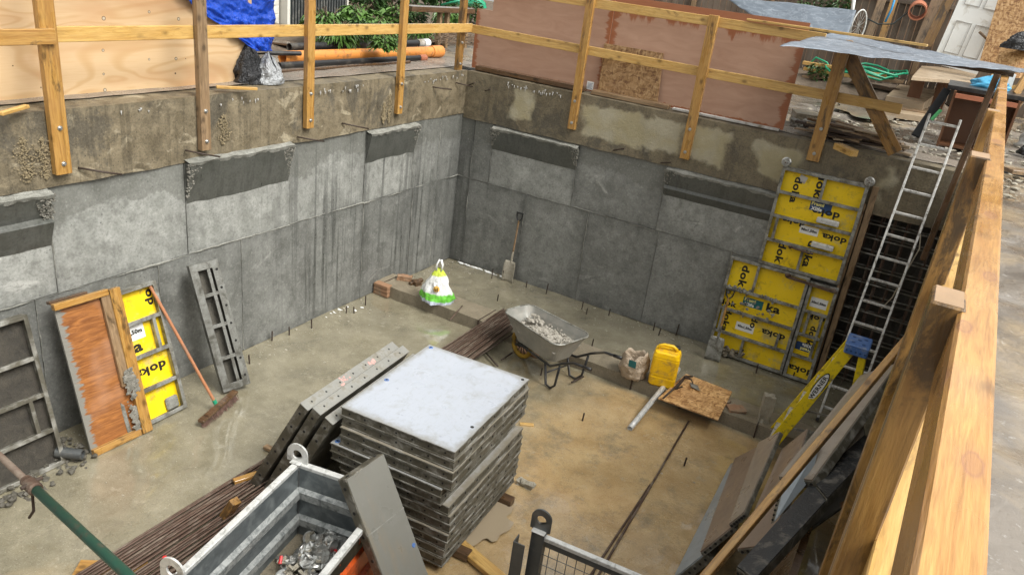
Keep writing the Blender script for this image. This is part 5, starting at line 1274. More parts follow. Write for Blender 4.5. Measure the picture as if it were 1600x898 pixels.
block('brick', at(632, 437, 'z', KH), .22, .11, .07, .5, 'brick', 'loose brick on the kerb left of the carrier bag', 'brick')
block('brick', at(650, 444, 'z', KH), .16, .10, .06, -.4, 'darkwood', 'dark broken brick against the carrier bag', 'brick')
block('brick_piece', at(826, 548, 'z', 0), .34, .3, .035, .2, 'brick', 'orange brown slab piece on the floor under the rebar ends', 'brick')
timber('timber_offcut', at(660, 437, 'z', KH+.04), at(640, 443, 'z', KH+.02), .06, .05, 'darkwood', 'short dark offcut beside the loose brick on the kerb', 'offcut')
block('concrete_lump', at(820, 759, 'z', 0), .17, .09, .06, .1, 'stone', 'small grey concrete lump on the ochre floor right of the big stack', 'lump', rag=.02)
timber('timber_plank', at(712, 858, 'z', .04)+Vector((-.1, .1, 0)), at(815, 905, 'z', .04)+Vector((.4, -.25, 0)), .12, .05, 'rail', 'pale timber plank on the floor between the big stack and the mesh cage', 'plank')
timber('timber_offcut', at(812, 662, 'z', .02), at(834, 664, 'z', .02), .05, .025, 'rail', 'tiny pale offcut on the floor beside the big stack', 'offcut')
timber('timber_offcut', at(414, 697, 'z', .03), at(442, 710, 'z', .03), .06, .04, 'oldwood', 'grey offcut beside the rebar bundle near the tilted panels', 'offcut')
timber('timber_offcut', at(365, 752, 'z', .13), at(402, 740, 'z', .13), .06, .04, 'wood', 'thin yellow offcut lying across the rebar bundle', 'offcut')
timber('timber_block', at(352, 806, 'z', .1), at(352, 806, 'z', .1)+Vector((.10, .03, .20)), .09, .07, 'post', 'square timber block standing on the rebar bundle', 'block', up=(1, 0, 0))
timber('timber_plank', at(118, 890, 'z', .03), at(225, 893, 'z', .03), .2, .035, 'wood', 'pale plank under the near end of the rebar bundle', 'plank')
def puddle(c, rx, ry, z, seed, mat, label):
    n = 40; q = MB(); pts = []
    for i in range(n):
        t = 2*math.pi*i/n; k = 1+.5*noise.noise(Vector((math.cos(t)*1.6+seed, math.sin(t)*1.6, seed)))+.2*noise.noise(Vector((math.cos(t)*5+seed, math.sin(t)*5, seed)))
        pts.append(Vector((c[0]+rx*k*math.cos(t), c[1]+ry*k*math.sin(t), z)))
    q.v = pts; q.f = [tuple(range(n))]
    return tag(q.build('puddle', mat, base=False), kind='structure')
M['puddle'] = plain('pale_reflection_water', (.33, .265, .18), .03, var=.1, scale=2, bump=0)  # sky reflection worked into the base colour, toned down towards the floor
M['puddle_grey'] = plain('grey_standing_water', (.2, .175, .14), .04, var=.2, scale=2, bump=0)
puddle(at(762, 812, 'z', .02), .20, .34, .026, 2, 'puddle', '')
for p_, rx_, ry_, sd_ in (((5.6, 4.6), .6, 1.1, 4), ):
    puddle(p_, rx_, ry_, G+.035, sd_, 'puddle_grey', '')
# rebar bundle
random.seed(5); nb = 30; proto = None
for k in range(nb):
    t = k/(nb-1); x0 = 1.93+.60*t+rnd(-.015, .015); x1 = 2.0+.45*t+rnd(-.012, .012); y1 = -1.58-.42*t**1.5+rnd(-.06, .06); lay_ = k % 2
    z0 = .065+lay_*.024; z1 = KH+.03+lay_*.024
    a, c = Vector((x0, -9.2+rnd(-.2, .2), z0)), Vector((x1, y1, z1)); mid = a.lerp(c, .62)+Vector((rnd(-.01, .01), 0, -.05))
    if lay_: mid.z += .01
    q = MB().tube([a, a.lerp(mid, .5)+Vector((rnd(-.012, .012), 0, -.004)), mid, mid.lerp(c, .5)+Vector((rnd(-.01, .01), 0, -.01)), c], .0105, 6)
    tag(q.build('rebar', 'rust', smooth=True), 'long rusty steel bar in the bundle running under the big stack to the kerb', 'rebar', 'rebars in the long bundle')
for k in range(3):
    tag(MB().tube([at(720+k*8, 558+k*3, 'z', .1), at(800+k*3, 506+k*6, 'z', KH+.06)], .009, 6).build('rebar', 'rust_dark', smooth=True), 'dark steel bar lying over the bundle ends beside the barrow wheel', 'rebar', 'loose bars beside the barrow wheel')
# starter bars
sb = [(390, 568), (425, 532), (452, 523), (487, 513), (541, 489), (553, 489), (571, 477), (768, 436), (785, 438), (822, 449), (853, 460), (909, 483), (916, 491), (951, 493), (1021, 516), (1029, 524), (1056, 524), (1170, 566), (1181, 583), (1203, 577), (1238, 592)]
for k, (x, y) in enumerate(sb):
    p = at(x, y, 'z', 0); h = rnd(.10, .2)
    tag(MB().tube([p, p+Vector((rnd(-.012, .012), rnd(-.012, .012), h))], .0095, 6).build('starter_bar', 'rust_dark'), 'short dark steel bar standing up from the floor along the foot of the walls', 'starter bar', 'starter bars along the walls')
for (x, y), l in (((910, 657), 'short dark bar standing in the ochre floor between barrow and pipe'), ((1069, 727), 'short dark bar standing in the ochre floor right of the long thin rods'), ((441, 707), 'short bar sticking up at the edge of the rebar bundle'), ((845, 586), 'short bar sticking up under the wheelbarrow'), ((777, 470), 'short bar sticking up from the kerb near the rebar ends'), ((925, 540), 'short bar sticking up from the kerb beside the barrow handle')):
    z_ = KH if y in (470, 540) else 0; p = at(x, y, 'z', z_); tag(MB().tube([p, p+Vector((.005, .0, .11))], .010, 6).build('starter_bar', 'rust_dark'), l, 'starter bar')
for a, c, l in (((1076, 658), (925, 915), 'long thin rusty rod lying on the ochre floor'), ((1016, 757), (915, 910), 'shorter thin rod lying beside the long one')):
    tag(MB().tube([at(*a, 'z', .02), at(*c, 'z', .02)], .012, 8).build('steel_rod', 'rust', smooth=True), l, 'rod')
for a, c, l in (((703, 500), (722, 478), 'short rusty bar lying on the kerb left of the bundle ends'), ):
    tag(MB().tube([at(*a, 'z', KH+.015), at(*c, 'z', KH+.015)], .011, 8).build('steel_rod', 'rust', smooth=True), l, 'rod')
for a, c, k in (((757, 548), (778, 572), 0), ((783, 562), (800, 551), 1), ((893, 597), (912, 588), 2)):
    tag(MB().tube([at(*a, 'z', .05), at(*c, 'z', .05)], .011, 8).build('steel_rod', 'rust_dark', smooth=True), ('dark rod on the slab piece near the barrow wheel', 'thin dark rod beside the barrow wheel', 'short rod on the floor behind the barrow legs')[k], 'rod')
for (y0, z0, y1, z1) in ((-6.52, 2.68, -6.2, 2.6), (-5.36, 2.68, -5.05, 2.6), (-3.75, 2.62, -3.45, 2.56), (-2.95, 2.7, -2.6, 2.62), (-.98, 3.03, -.7, 3.0), (-.35, 3.05, -.1, 3.0)):
    tag(MB().tube([(.04, y0, z0), (.16, (y0+y1)/2, (z0+z1)/2), (.2, y1, z1)], .0095, 6).build('protruding_bar', 'rust_dark', smooth=True), 'bent rusty bar sticking out of the brown beam on the long wall', 'rebar', 'bent bars in the brown beam')
for (x0, z0, x1, z1) in ((.08, 3.0, .25, 3.07), (.4, 2.97, .55, 3.02), (2.7, 2.52, 2.9, 2.6), (3.45, 2.5, 3.62, 2.56)):
    tag(MB().tube([(x0, -.04, z0), (x1, -.13, z1)], .0095, 6).build('protruding_bar', 'rust_dark'), 'bent rusty bar sticking out of the brown beam under the hoarding', 'rebar', 'bent bars in the hoarding side beam')
# floor debris
random.seed(11); q = MB()
for k in range(1000):
    x, y = rnd(.1, 6.6), rnd(-9, -.1)
    if random.random() < .4: x = min(6.6, abs(random.gauss(0, .25))+.05)
    elif random.random() < .35: y = -abs(random.gauss(0, .2))-.05
    q.lump((x, y, .004), rnd(.003, .007)*(2.2 if random.random() < .12 else 1), k, .5, 1, squash=(1.3, 1, .5))
tag(q.build('debris', 'stone', base=False), 'small chips and crumbs of mortar scattered over the wet floor', 'debris', kind='stuff')
q = MB()
for k in range(46):
    t = random.random(); c = Vector((.25+.9*t, -.06-rnd(0, .03), .01)) if k < 40 else Vector((rnd(.06, .12), rnd(-3.4, -2.9), .01)); q.lump(c, rnd(.008, .028), k, .4, 1, squash=(1.8, .7, .5))
for k in range(4): q.lump(at(556+rnd(-14, 14), 484+rnd(-5, 5), 'z', .01), rnd(.006, .02), k, .4, 1, squash=(1.6, 1, .4))
tag(q.build('debris', 'white', base=False), 'white crumbs of foam lying along the foot of the walls', 'debris', kind='stuff')

# steel prop across the near left corner
p0, p1 = dep(0, 712, 3.85), dep(205, 903, 3.05); d_ = (p1-p0).normalized()
j = dep(52, 757, 3.62); j = p0+d_*((j-p0).dot(d_))
r = root('steel_prop', p0, 'green steel prop with rusty inner tube crossing above the floor at the lower left', 'prop')
MB().tube([j-d_*.03, p1+d_*2.2], .0225, 24).build('outer_tube', 'green', r, world=True, smooth=True)
MB().tube([p0-d_*3.2, j+d_*.05], .017, 20).build('inner_tube', 'rust', r, world=True, smooth=True)
MB().tube([j-d_*.035, j-d_*.03, j+d_*.04, j+d_*.05], [.025, .033, .033, .027], 24).tube([j-d_*.07, j-d_*.055], .028, 16).build('collar', 'rust', r, world=True)
MB().tube([j+Vector((0, 0, .03)), j+Vector((.0, -.01, -.14)), j+Vector((-.03, -.02, -.19))], .007, 8).tube([j+Vector((.0, -.05, .015)), j+Vector((0, .05, .02))], .01, 8).build('pin', 'rust_dark', r, world=True)

# ================================================================== FORM PANELS HEAPED AT THE SIDE WALL
def slab(pts, th, face, label, fr='alu_dark', group='form panels heaped against the side wall', name='heaped_form_panel'):
    """pts: far-low, near-low, near-high, far-high on the visible face"""
    P = [Vector(p) for p in pts]; n = (P[1]-P[0]).cross(P[3]-P[0]).normalized()
    if n.dot(CAM-P[0]) < 0: n = -n
    c = sum(P, Vector())/4; r = root(name, c-n*th, label, 'formwork panel', group)
    MB().hexa([p-n*th for p in P], [p-n*.012 for p in P]).build('frame', fr, r, world=True, bevel=.003)
    I = [p+(c-p).normalized()*.012 for p in P]
    MB().hexa([p-n*.012 for p in I], I).build('facing', face, r, world=True)
    h = MB()
    for k in range(6):
        p = P[1].lerp(P[2], .1+.16*k)-n*th*.5; e_ = (P[1]-P[0]).normalized(); h.disc(p+e_*.0005, e_, .013, .003, 10)
    h.build('bolt_holes', 'hole', r, world=True)
    return r
Fl, Nl = at(1141, 724, 'z', .06), at(1050, 905, 'z', .06)
Fh, Nh = at(1222, 683, 'x', 6.30), at(1166, 812, 'x', 6.30)
Fl = Nl+(Fl-Nl)
def mixp(a, b_, t): return a.lerp(b_, t)
up_ = Vector((-.02, 0, .03))
slab([Fl, Nl, mixp(Nl, Nh, .45), mixp(Fl, Fh, .45)], .09, 'face_blue', 'blue grey form panel lowest in the heap at the side wall')
slab([mixp(Fl, Fh, .12)+up_, mixp(Nl, Nh, .40)+up_, mixp(Nl, Nh, .84)+up_, mixp(Fl, Fh, .64)+up_], .05, 'face_brown', 'brown faced form panel leaning over the blue grey one')
slab([mixp(Fl, Fh, .62)+up_*2, mixp(Nl, Nh, .80)+up_*2, Nh+up_*2, Fh+up_*2], .05, 'face_tan', 'narrow beige form panel at the top of the left heap')
Y = lambda x_, y_, v: at(x_, y_, 'y', v)
slab([Y(1222, 700, -3.8), Y(1150, 858, -5.3), Y(1205, 850, -5.4), Y(1262, 668, -3.9)], .06, 'face_brown', 'dark brown form panel between the two heaps, behind the slanting plank')
slab([Y(1345, 585, -3.1), Y(1215, 745, -5.1), Y(1268, 750, -5.15), Y(1402, 566, -3.4)], .08, 'face_tan', 'wide beige form panel behind the slanting plank')
slab([Y(1345, 640, -3.7), Y(1262, 735, -5.0), Y(1269, 749, -5.1), Y(1352, 676, -4.2)], .08, 'face_tan', 'beige form panel just below the wide one behind the slanting plank')
slab([Y(1282, 690, -4.7), Y(1222, 768, -5.35), Y(1210, 815, -5.65), Y(1269, 747, -5.05)], .05, 'face_blue', 'pale blue grey form panel strip below the wide beige one')
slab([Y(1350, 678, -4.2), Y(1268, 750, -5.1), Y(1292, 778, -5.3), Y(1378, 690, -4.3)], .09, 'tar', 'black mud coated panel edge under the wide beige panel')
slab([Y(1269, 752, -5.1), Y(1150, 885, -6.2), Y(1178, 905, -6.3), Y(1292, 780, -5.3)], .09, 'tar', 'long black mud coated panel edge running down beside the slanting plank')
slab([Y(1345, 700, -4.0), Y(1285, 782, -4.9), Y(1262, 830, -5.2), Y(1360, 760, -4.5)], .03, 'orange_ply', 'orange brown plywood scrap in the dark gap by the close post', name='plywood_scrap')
tag(MB().hexa([(6.35, -10.5, 0), (6.45, -10.5, 0), (6.45, -2.9, 0), (6.35, -2.9, 0)], [(6.75, -10.5, 1.7), (6.8, -10.5, 1.7), (6.8, -2.9, 1.1), (6.75, -2.9, 1.1)]).build('plywood_sheet', 'darkwood'), 'dark sheet added to blacken the gap under the heaped form panels', 'plywood')  # sheet added so that the gap under the panel heap reads black

# ================================================================== BEHIND THE LONG WALL
o = tag(MB().box(-.44, -.415, -9.6, -4.02, G+.03, G+1.32).build('plywood_sheet', 'ply_pine'), 'large pale knotty plywood sheet standing behind the left handrail', 'plywood')
o.data.transform(Matrix()); 
# object axes: grain along y -> rotate so that local x runs along the sheet
o.data.transform(Matrix.Rotation(-math.pi/2, 4, 'Z')); o.matrix_world = o.matrix_world @ Matrix.Rotation(math.pi/2, 4, 'Z')
kd = MB(); kp = MB()
for (x_, y_, r_) in ((162, 29, .02), (233, 19, .014), (279, 30, .018), (161, 79, .014), (162, 116, .012), (164, 141, .018), (233, 93, .012), (275, 92, .017), (274, 115, .010), (276, 138, .012), (20, 103, .006), (64, 137, .006), (290, 92, .006)):
    p = at(x_, y_, 'x', -.4145); kd.tube([p, p+Vector((.0006, 0, 0))], r_, 14)
    if r_ > .011: kp.tube([p+Vector((.0006, 0, 0)), p+Vector((.0012, 0, 0))], r_*.72, 14)
kd.build('knot_rings', 'darkwood', o, world=True); kp.build('knot_plugs', 'cream', o, world=True)
for k, (py0, py1) in enumerate((((0, 178), (42, 166)), ((338, 136), (402, 139)))):
    timber('timber_wedge', at(*py0, 'z', G+.075), at(*py1, 'z', G+.075), .05, .03, 'rail', ('pale timber wedge under the plywood at the left edge', 'pale thin wedge at the end of the big plywood')[k], 'wedge')
def quad_drape(P4, nu, nv, amp, f, seed, mat, name, label, cat, sag=0., solid=.002):
    P = [Vector(p) for p in P4]; n = (P[1]-P[0]).cross(P[3]-P[0]).normalized()
    def fn(u, v):
        p = P[0].lerp(P[1], u).lerp(P[3].lerp(P[2], u), v)
        return p+n*(amp*noise.noise(Vector((u*f, v*f, seed)))+amp*.4*noise.noise(Vector((u*f*3.3, v*f*3.3, seed))))-Vector((0, 0, sag*4*u*(1-u)))
    return tag(MB().grid(fn, nu, nv).build(name, mat, smooth=True, solid=solid), label, cat)
tp = MB(); xs = -.36
T = [at(250, -40, 'x', xs), at(430, -40, 'x', xs), at(424, 80, 'x', xs-.15), at(398, 80, 'x', xs), at(350, 45, 'x', xs), at(300, 10, 'x', xs)]
def tarpf(u, v):
    L = [T[0], T[5], T[4], T[3]]; Rr = [T[1], at(427, 0, 'x', xs-.1), at(426, 40, 'x', xs-.12), T[2]]
    k = v*3; i = min(2, int(k)); t = k-i
    a = L[i].lerp(L[i+1], t); b_ = Rr[i].lerp(Rr[i+1], t); p = a.lerp(b_, u)
    return p+Vector((.05*noise.noise(Vector((u*5, v*6, 2)))+.03*noise.noise(Vector((u*14, v*15, 2)))+.02, .02*noise.noise(Vector((u*6, v*9, 5))), 0))
tp.grid(tarpf, 60, 60)
tag(tp.build('tarpaulin', 'tarp', smooth=True, solid=.003), 'crumpled blue tarpaulin hanging over the end of the pale plywood', 'tarpaulin')
MBk = MB(); c = at(402, 128, 'z', G)
def crump(c, w, d, h, seed, mat, name, label, cat):
    q = MB()
    def f(u, v):
        t = 2*math.pi*u; k = math.cos(v*math.pi/2)**.6; wr = 1+.35*noise.noise(Vector((math.cos(t)*2, math.sin(t)*2, v*3+seed)))+.16*noise.noise(Vector((math.cos(t)*6, math.sin(t)*6, v*7+seed)))
        return (c[0]+w/2*math.cos(t)*k*wr, c[1]+d/2*math.sin(t)*k*wr, c[2]+h*v*(1+.2*noise.noise(Vector((t, seed, 1)))))
    q.grid(f, 44, 20); return tag(q.build(name, mat, smooth=True), label, cat)
crump(at(398, 130, 'z', G+.03)+Vector((-.1, 0, 0)), .35, .45, .42, 3, 'blackbag', 'plastic_bag', 'crumpled black plastic bag against the end of the pale plywood', 'bag')
crump(at(424, 131, 'z', G+.03)+Vector((-.06, .02, 0)), .3, .34, .33, 8, 'silverbag', 'plastic_bag', 'crumpled silver grey plastic bag beside the orange pipe', 'bag')
# pipes
def px_pipe(a, c, r_, mat, label, z=G, name='drain_pipe', hollow=True, ext=0.):
    p0, p1 = at(*a, 'z', z), at(*c, 'z', z); d_ = (p1-p0).normalized(); p1 = p1+d_*ext
    r = root(name, p0, label, 'pipe')
    (MB().pipe(p0, p1, r_, .008, 28) if hollow else MB().tube([p0, p1], r_, 24)).build('tube', mat, r, world=True, smooth=False)
    return r, p0, p1, d_
r, p0, p1, d_ = px_pipe((441, 90), (676, 81), .085, 'pipe_orange', 'orange plastic drain pipe lying behind the long wall', G+.13)
MB().pipe(p1-d_*.05, p1+d_*.22, .098, .01, 28).build('socket', 'pipe_orange', r, world=True)
r, p0, p1, d_ = px_pipe((452, 74), (652, 68), .055, 'black', 'black plastic pipe with white coupling behind the orange pipe', G+.22)
MB().tube([p1, p1+d_*.14], .068, 20).build('coupling', 'sack', r, world=True)
tag(MB().pipe(p1+d_*.16, p1+d_*.30, .07, .02).build('pipe_coupling', 'white'), 'white ribbed pipe coupling beyond the end of the black pipe', 'coupling')
r, p0, p1, d_ = px_pipe((436, 103), (655, 91), .045, 'black', 'black plastic pipe in front of the orange pipe', G+.07)
MB().tube([p1, p1+d_*.16], .052, 16).build('coupling', 'terracotta', r, world=True)
r, p0, p1, d_ = px_pipe((436, 112), (640, 97), .022, 'darkwood', 'thin dark pipe lowest in front of the orange pipe', G+.05, hollow=False)
r, p0, p1, d_ = px_pipe((420, 83), (470, 84), .03, 'black', 'short black pipe end beside the silver bag', G+.2, hollow=False)
timber('timber_board', at(430, 66, 'z', G+.1), at(520, 78, 'z', G+.1), .3, .03, 'darkwood', 'dark reddish board lying behind the pipes', 'board')

# garden beyond: soil bed, plants, slatted unit, frame
b = MB(); b.grid(lambda u, v: (-2.1-9*u, -3+17*v, G+.03+.22*min(1, u*4)+.12*noise.noise(Vector((u*14, v*22, 1)))), 70, 90)
tag(b.build('soil', 'soil', smooth=True, base=False), kind='structure')
def leaf_mesh(name, n, R_, H_, size, mat, seed, droop=.4, wide=.45):
    random.seed(seed); q = MB()
    for k in range(n):
        t = rnd(0, 6.28); rr2 = R_*math.sqrt(random.random()); base = Vector((rr2*math.cos(t)*.6, rr2*math.sin(t)*.6, H_*rnd(.1, .95)*(1-.3*rr2/R_)))
        d_ = Vector((math.cos(t+rnd(-.7, .7)), math.sin(t+rnd(-.7, .7)), rnd(-.1, .8))).normalized(); s_ = d_.cross(Vector((0, 0, 1))).normalized(); L = size*rnd(.6, 1.3); w = L*wide*.5
        up = s_.cross(d_)
        pts = [base, base+d_*L*.35-s_*w+up*.02, base+d_*L*.35+s_*w+up*.02, base+d_*L*.75-s_*w*.7-Vector((0, 0, L*droop*.4)), base+d_*L*.75+s_*w*.7-Vector((0, 0, L*droop*.4)), base+d_*L-Vector((0, 0, L*droop)), base+d_*L*.4-up*.01]
        q.add(pts, [(0, 1, 6), (0, 6, 2), (1, 3, 6), (2, 6, 4), (3, 5, 6), (5, 4, 6)])
    return q
pl = {}
def plant(kind, p, s, rz, label, group='leafy plants in the garden bed'):
    spec = {'broad': (260, .5, .45, .2, 'leaf', 3, .5, .5), 'mid': (420, .5, .7, .13, 'leaf2', 5, .4, .4), 'fern': (320, .5, .4, .22, 'leaf', 9, .7, .22)}[kind]
    m = Matrix.Translation(p) @ Matrix.Rotation(rz, 4, 'Z') @ Matrix.Scale(s, 4)
    if kind not in pl:
        r = root('leafy_plant', m, label, 'plant', group)
        leaf_mesh('foliage', *spec[:5], spec[5], spec[6], spec[7]).build('foliage', spec[4], r, mw=Matrix())
        q = MB()
        for k in range(9): q.tube([(0, 0, -.05), (rnd(-.1, .1), rnd(-.1, .1), .2), (rnd(-.3, .3), rnd(-.3, .3), .45)], .006, 5)
        q.build('stem', 'twig', r, mw=Matrix()); pl[kind] = r
    else: r = copy_tree(pl[kind], m); r['label'] = label; r['group'] = group
    return r
spots = [(560, 48, 'broad', 1.0, 'broad leaved plant beside the slatted unit'), (590, 62, 'broad', .8, 'low broad leaved plant directly behind the pipes'), (510, 52, 'fern', .9, 'strappy plant in front of the slatted unit'), (620, 40, 'broad', .9, 'broad leaved plant left of the timber frame'), (645, 48, 'mid', .8, 'bushy plant just left of the second post from the corner'), (575, 25, 'mid', 1.3, 'taller bushy plant right of the slatted unit'), (610, 15, 'mid', 1.4, 'taller bushy plant at the top edge between posts'), (655, 58, 'fern', .6, 'small strappy plant behind the white coupling'), (700, 40, 'fern', .8, 'strappy plant under the timber frame'), (735, 35, 'mid', .8, 'bushy plant behind the corner post'), (530, 68, 'fern', .7, 'strappy plant beside the dark reddish board'), (600, 78, 'broad', .5, 'small broad leaved plant above the orange pipe'), (560, 68, 'mid', .6, 'small bushy plant above the orange pipe'), (690, 18, 'mid', 1.2, 'bush beyond the timber frame'), (650, 8, 'mid', 1.5, 'large bush at the top edge behind the timber frame')]
for k, (x, y, kd, s_, l) in enumerate(spots): plant(kd, at(x, y, 'z', G+.25), s_, k*1.3, l)
random.seed(31); q = MB()
for k in range(170):
    p = at(rnd(672, 738), rnd(48, 68), 'z', G+rnd(.1, .3)); a = rnd(0, 3.14); L = rnd(.12, .5); q.tube([p, p+Vector((math.cos(a)*L, math.sin(a)*L, rnd(-.05, .15)))], .006, 5)
tag(q.build('twigs', 'twig', base=False), 'tangle of brown twigs and roots behind the corner post', 'twigs', kind='stuff')
# slatted unit
a0, a1 = at(452, 50, 'z', G+.1), at(540, 50, 'z', G+.1)
ux = (a1-a0); ux.z = 0; wU = ux.length; ux.normalize(); m = frame(a0, ux, (0, 0, 1))
r = root('slatted_unit', m, 'dark green slatted metal unit with white frame among the plants', 'unit')
MB().box(0, wU, .02, .5, 0, 1.5).build('body', 'darkslat', r, mw=Matrix())
q = MB()
k = .06
while k < wU-.04: q.box(k, k+.03, -.01, .02, .02, 1.48); k += .065
q.build('slats', 'galv_dark', r, mw=Matrix())
MB().box(-.06, 0, -.02, .5, 0, 1.5).build('frame', 'clapboard', r, mw=Matrix()); MB().box(wU, wU+.03, -.02, .5, 0, 1.5).build('frame', 'clapboard', r, mw=Matrix())
r2 = root('garden_shed', at(428, 48, 'z', G+.1), 'cream clapboard shed beside the dark slatted unit', 'shed'); c = at(428, 48, 'z', G+.1)
q = MB()
for k in range(12): q.hexa([c+Vector((-1.5, -.35, k*.14)), c+Vector((.02, -.02, k*.14)), c+Vector((.0, .12, k*.14)), c+Vector((-1.5, .12, k*.14))], [c+Vector((-1.5, -.30, .138+k*.14)), c+Vector((0, .01, .138+k*.14)), c+Vector((0, .12, .138+k*.14)), c+Vector((-1.5, .12, .138+k*.14))])
q.build('cladding', 'clapboard', r2, world=True)
# timber frame / bench in the garden
g0, g1 = at(636, 13, 'z', G+.7), at(735, 17, 'z', G+.7)
r = root('garden_bench', (g0+g1)/2-Vector((0, 0, .7)), 'weathered reddish timber bench in front of green garden things', 'bench')
timber('top_rail', g0, g1, .25, .09, 'darkwood', None, None, parent=r)
for t in (.5, .62, .95): p = g0.lerp(g1, t); timber('leg', p-Vector((0, 0, .8)), p-Vector((0, 0, .05)), .08, .08, 'oldwood', None, None, parent=r, up=(1, 0, 0))
crump(at(720, 22, 'z', G+.1)+Vector((-.5, 1., 0)), 1.3, 1.0, .8, 6, 'greenhose', 'garden_cover', 'green plastic cover beyond the timber bench', 'cover')
tag(MB().tube([at(690, 8, 'z', G+.9), at(715, 2, 'z', G+1.), at(738, 6, 'z', G+.95)], .02, 8).build('hose', 'greenhose', smooth=True), 'pale green hose over the garden things near the corner post', 'hose')
for k in range(3):
    p = at(475+k*0, 40, 'z', G+.1)
tag(MB().tube([at(540, 70, 'z', G), at(543, -20, 'z', G+.8)], .015, 8).build('garden_stake', 'galv_pale'), 'thin pale stake beside the slatted unit', 'stake')

# ================================================================== HOARDING BEHIND THE FAR WALL
def board(x0, x1, z0, z1, y, mat, name, label, cat, th=.018, leanx=0.):
    o = MB().box(x0, x1, y-th, y, z0, z1).build(name, mat); return tag(o, label, cat)
q = MB().hexa([(-.12, .32, G+.03), (2.2, .32, G+.03), (2.2, .34, G+.03), (-.12, .34, G+.03)], [(-.12, .32, 4.14), (2.2, .32, 4.14), (2.2, .34, 4.14), (-.12, .34, 4.14)])
q.box(.17, 2.2, .32, .34, 4.14, 4.90)
tag(q.build('hoarding_board', 'hoard'), 'pinkish brown hoarding board at the pit corner with a stepped top', 'hoarding', 'hoarding boards')
tag(MB().box(2.205, 4.92, .345, .365, G+.03, 4.62).build('hoarding_board', 'hoard'), 'pinkish brown hoarding board with ragged dark right edge', 'hoarding', 'hoarding boards')
o = tag(MB().hexa([(2.19, .24, 3.25), (3.13, .24, 3.25), (3.13, .262, 3.25), (2.19, .262, 3.25)], [(2.14, .31, 3.95), (3.06, .31, 3.95), (3.06, .332, 3.95), (2.14, .332, 3.95)]).build('strand_board', 'osb_wet'), 'brown strand board leaning on the hoarding behind the middle rail', 'board')
timber('timber_sleeper', (.1, .16, 3.27), (2.0, .16, 3.27), .16, .07, 'darkwood', 'dark wet timber at the foot of the hoarding near the corner', 'timber'); timber('timber_sleeper', (2.15, .15, 3.26), (3.35, .15, 3.26), .14, .06, 'oldwood', 'split timber at the foot of the hoarding under the strand board', 'timber')
timber('timber_batten', (3.4, .18, 3.25), (4.9, .18, 3.25), .08, .03, 'sack', 'pale batten at the foot of the second hoarding board', 'batten')
s_ = at(922, 134, 'y', .315)
o = tag(MB().box(s_.x-.055, s_.x+.055, .312, .319, s_.z-.06, s_.z+.06).build('paper_label', 'white'), 'small white paper label stuck on the hoarding', 'label')
q = MB()
for k in range(5): q.box(s_.x-.04, s_.x+.04-.012*(k % 2), .3105, .3122, s_.z+.03-k*.018, s_.z+.036-k*.018)
q.build('print_lines', 'navy', o, world=True)

# ================================================================== POLYTHENE ON THE CORNER
c1, c2, c3, c4 = at(1218, 73, 'z', 4.50), at(1575, 108, 'z', 4.46), Vector((7.35, 1.6, 4.45)), Vector((4.95, 1.0, 4.52))
c2 = Vector((7.3, -.75, 4.46)); c1 = at(1218, 73, 'z', 4.47); c4 = at(1300, 50, 'z', 4.5); c3 = Vector((7.55, .9, 4.42))
quad_drape([c1, c2, c3, c4], 80, 40, .035, 4, 3, 'poly', 'polythene_sheet', 'grey wet polythene sheet stretched over the handrail corner', 'sheet', .0)
# supports of the sheet
timber('timber_bearer', (5.2, .15, 4.43), (7.3, .15, 4.40), .05, .08, 'darkwood', 'dark bearer under the polythene sheet', 'bearer')
g0 = [at(1130, 0, 'z', 3.9), at(1335, 18, 'z', 4.3), at(1320, 55, 'z', 3.9), at(1180, 20, 'z', 3.8)]
q = [Vector((3.1, 1.9, 4.75)), Vector((5.1, 3.2, 4.72)), Vector((5.2, 2.3, 4.35)), Vector((3.9, 1.2, 4.42))]
quad_drape([at(1130, -5, 'y', 2.6), at(1338, 16, 'y', 2.6), at(1325, 56, 'y', 1.9), at(1190, 34, 'y', 1.9)], 40, 20, .05, 3, 8, 'poly_dark', 'polythene_sheet', 'dark grey polythene sheet hung behind the hoarding', 'sheet')

# ================================================================== FAR YARD
FY = 8.6
r = root('board_fence', (3, FY, G), 'brown upright board fence closing the yard', 'fence')
x = -3.0; k = 0; q = MB()
while x < 9.4:
    w = .147; j_ = rnd(-.018, .018); q.box(x+.004, x+w-.008, FY+j_, FY+j_+.02, G-.05, G+2.6); x += w
q.build('boards', 'fence', r, world=True)
for xx in (-1.5, .8, 2.6, 4.3, 5.9): timber('fence_post', (xx, FY-.06, G), (xx, FY-.06, G+2.6), .1, .1, 'oldwood', None, None, parent=r, up=(1, 0, 0))
timber('fence_rail', (-3, FY-.05, G+1.9), (9.4, FY-.05, G+1.9), .05, .09, 'fence', None, None, parent=r)
def lean_plank(a, c, ya, yb, w, mat, label, name='leaning_plank', th=.04):
    timber(name, at(*a, 'y', ya), at(*c, 'y', yb), th, w, mat, label, 'plank', up=(1, 0, .2))
lean_plank((1355, 62), (1382, -8), 8.2, 8.4, .16, 'oldwood', 'grey plank leaning on the board fence left of the blue hose')
lean_plank((1378, 60), (1400, -8), 8.1, 8.3, .14, 'wood', 'tan plank leaning on the board fence beside the blue hose')
lean_plank((1438, 70), (1470, -10), 7.7, 7.9, .24, 'oldwood', 'wide grey plank leaning beside the white door')
lean_plank((1448, 72), (1487, -10), 7.5, 7.6, .18, 'post', 'brown plank leaning against the white door edge')
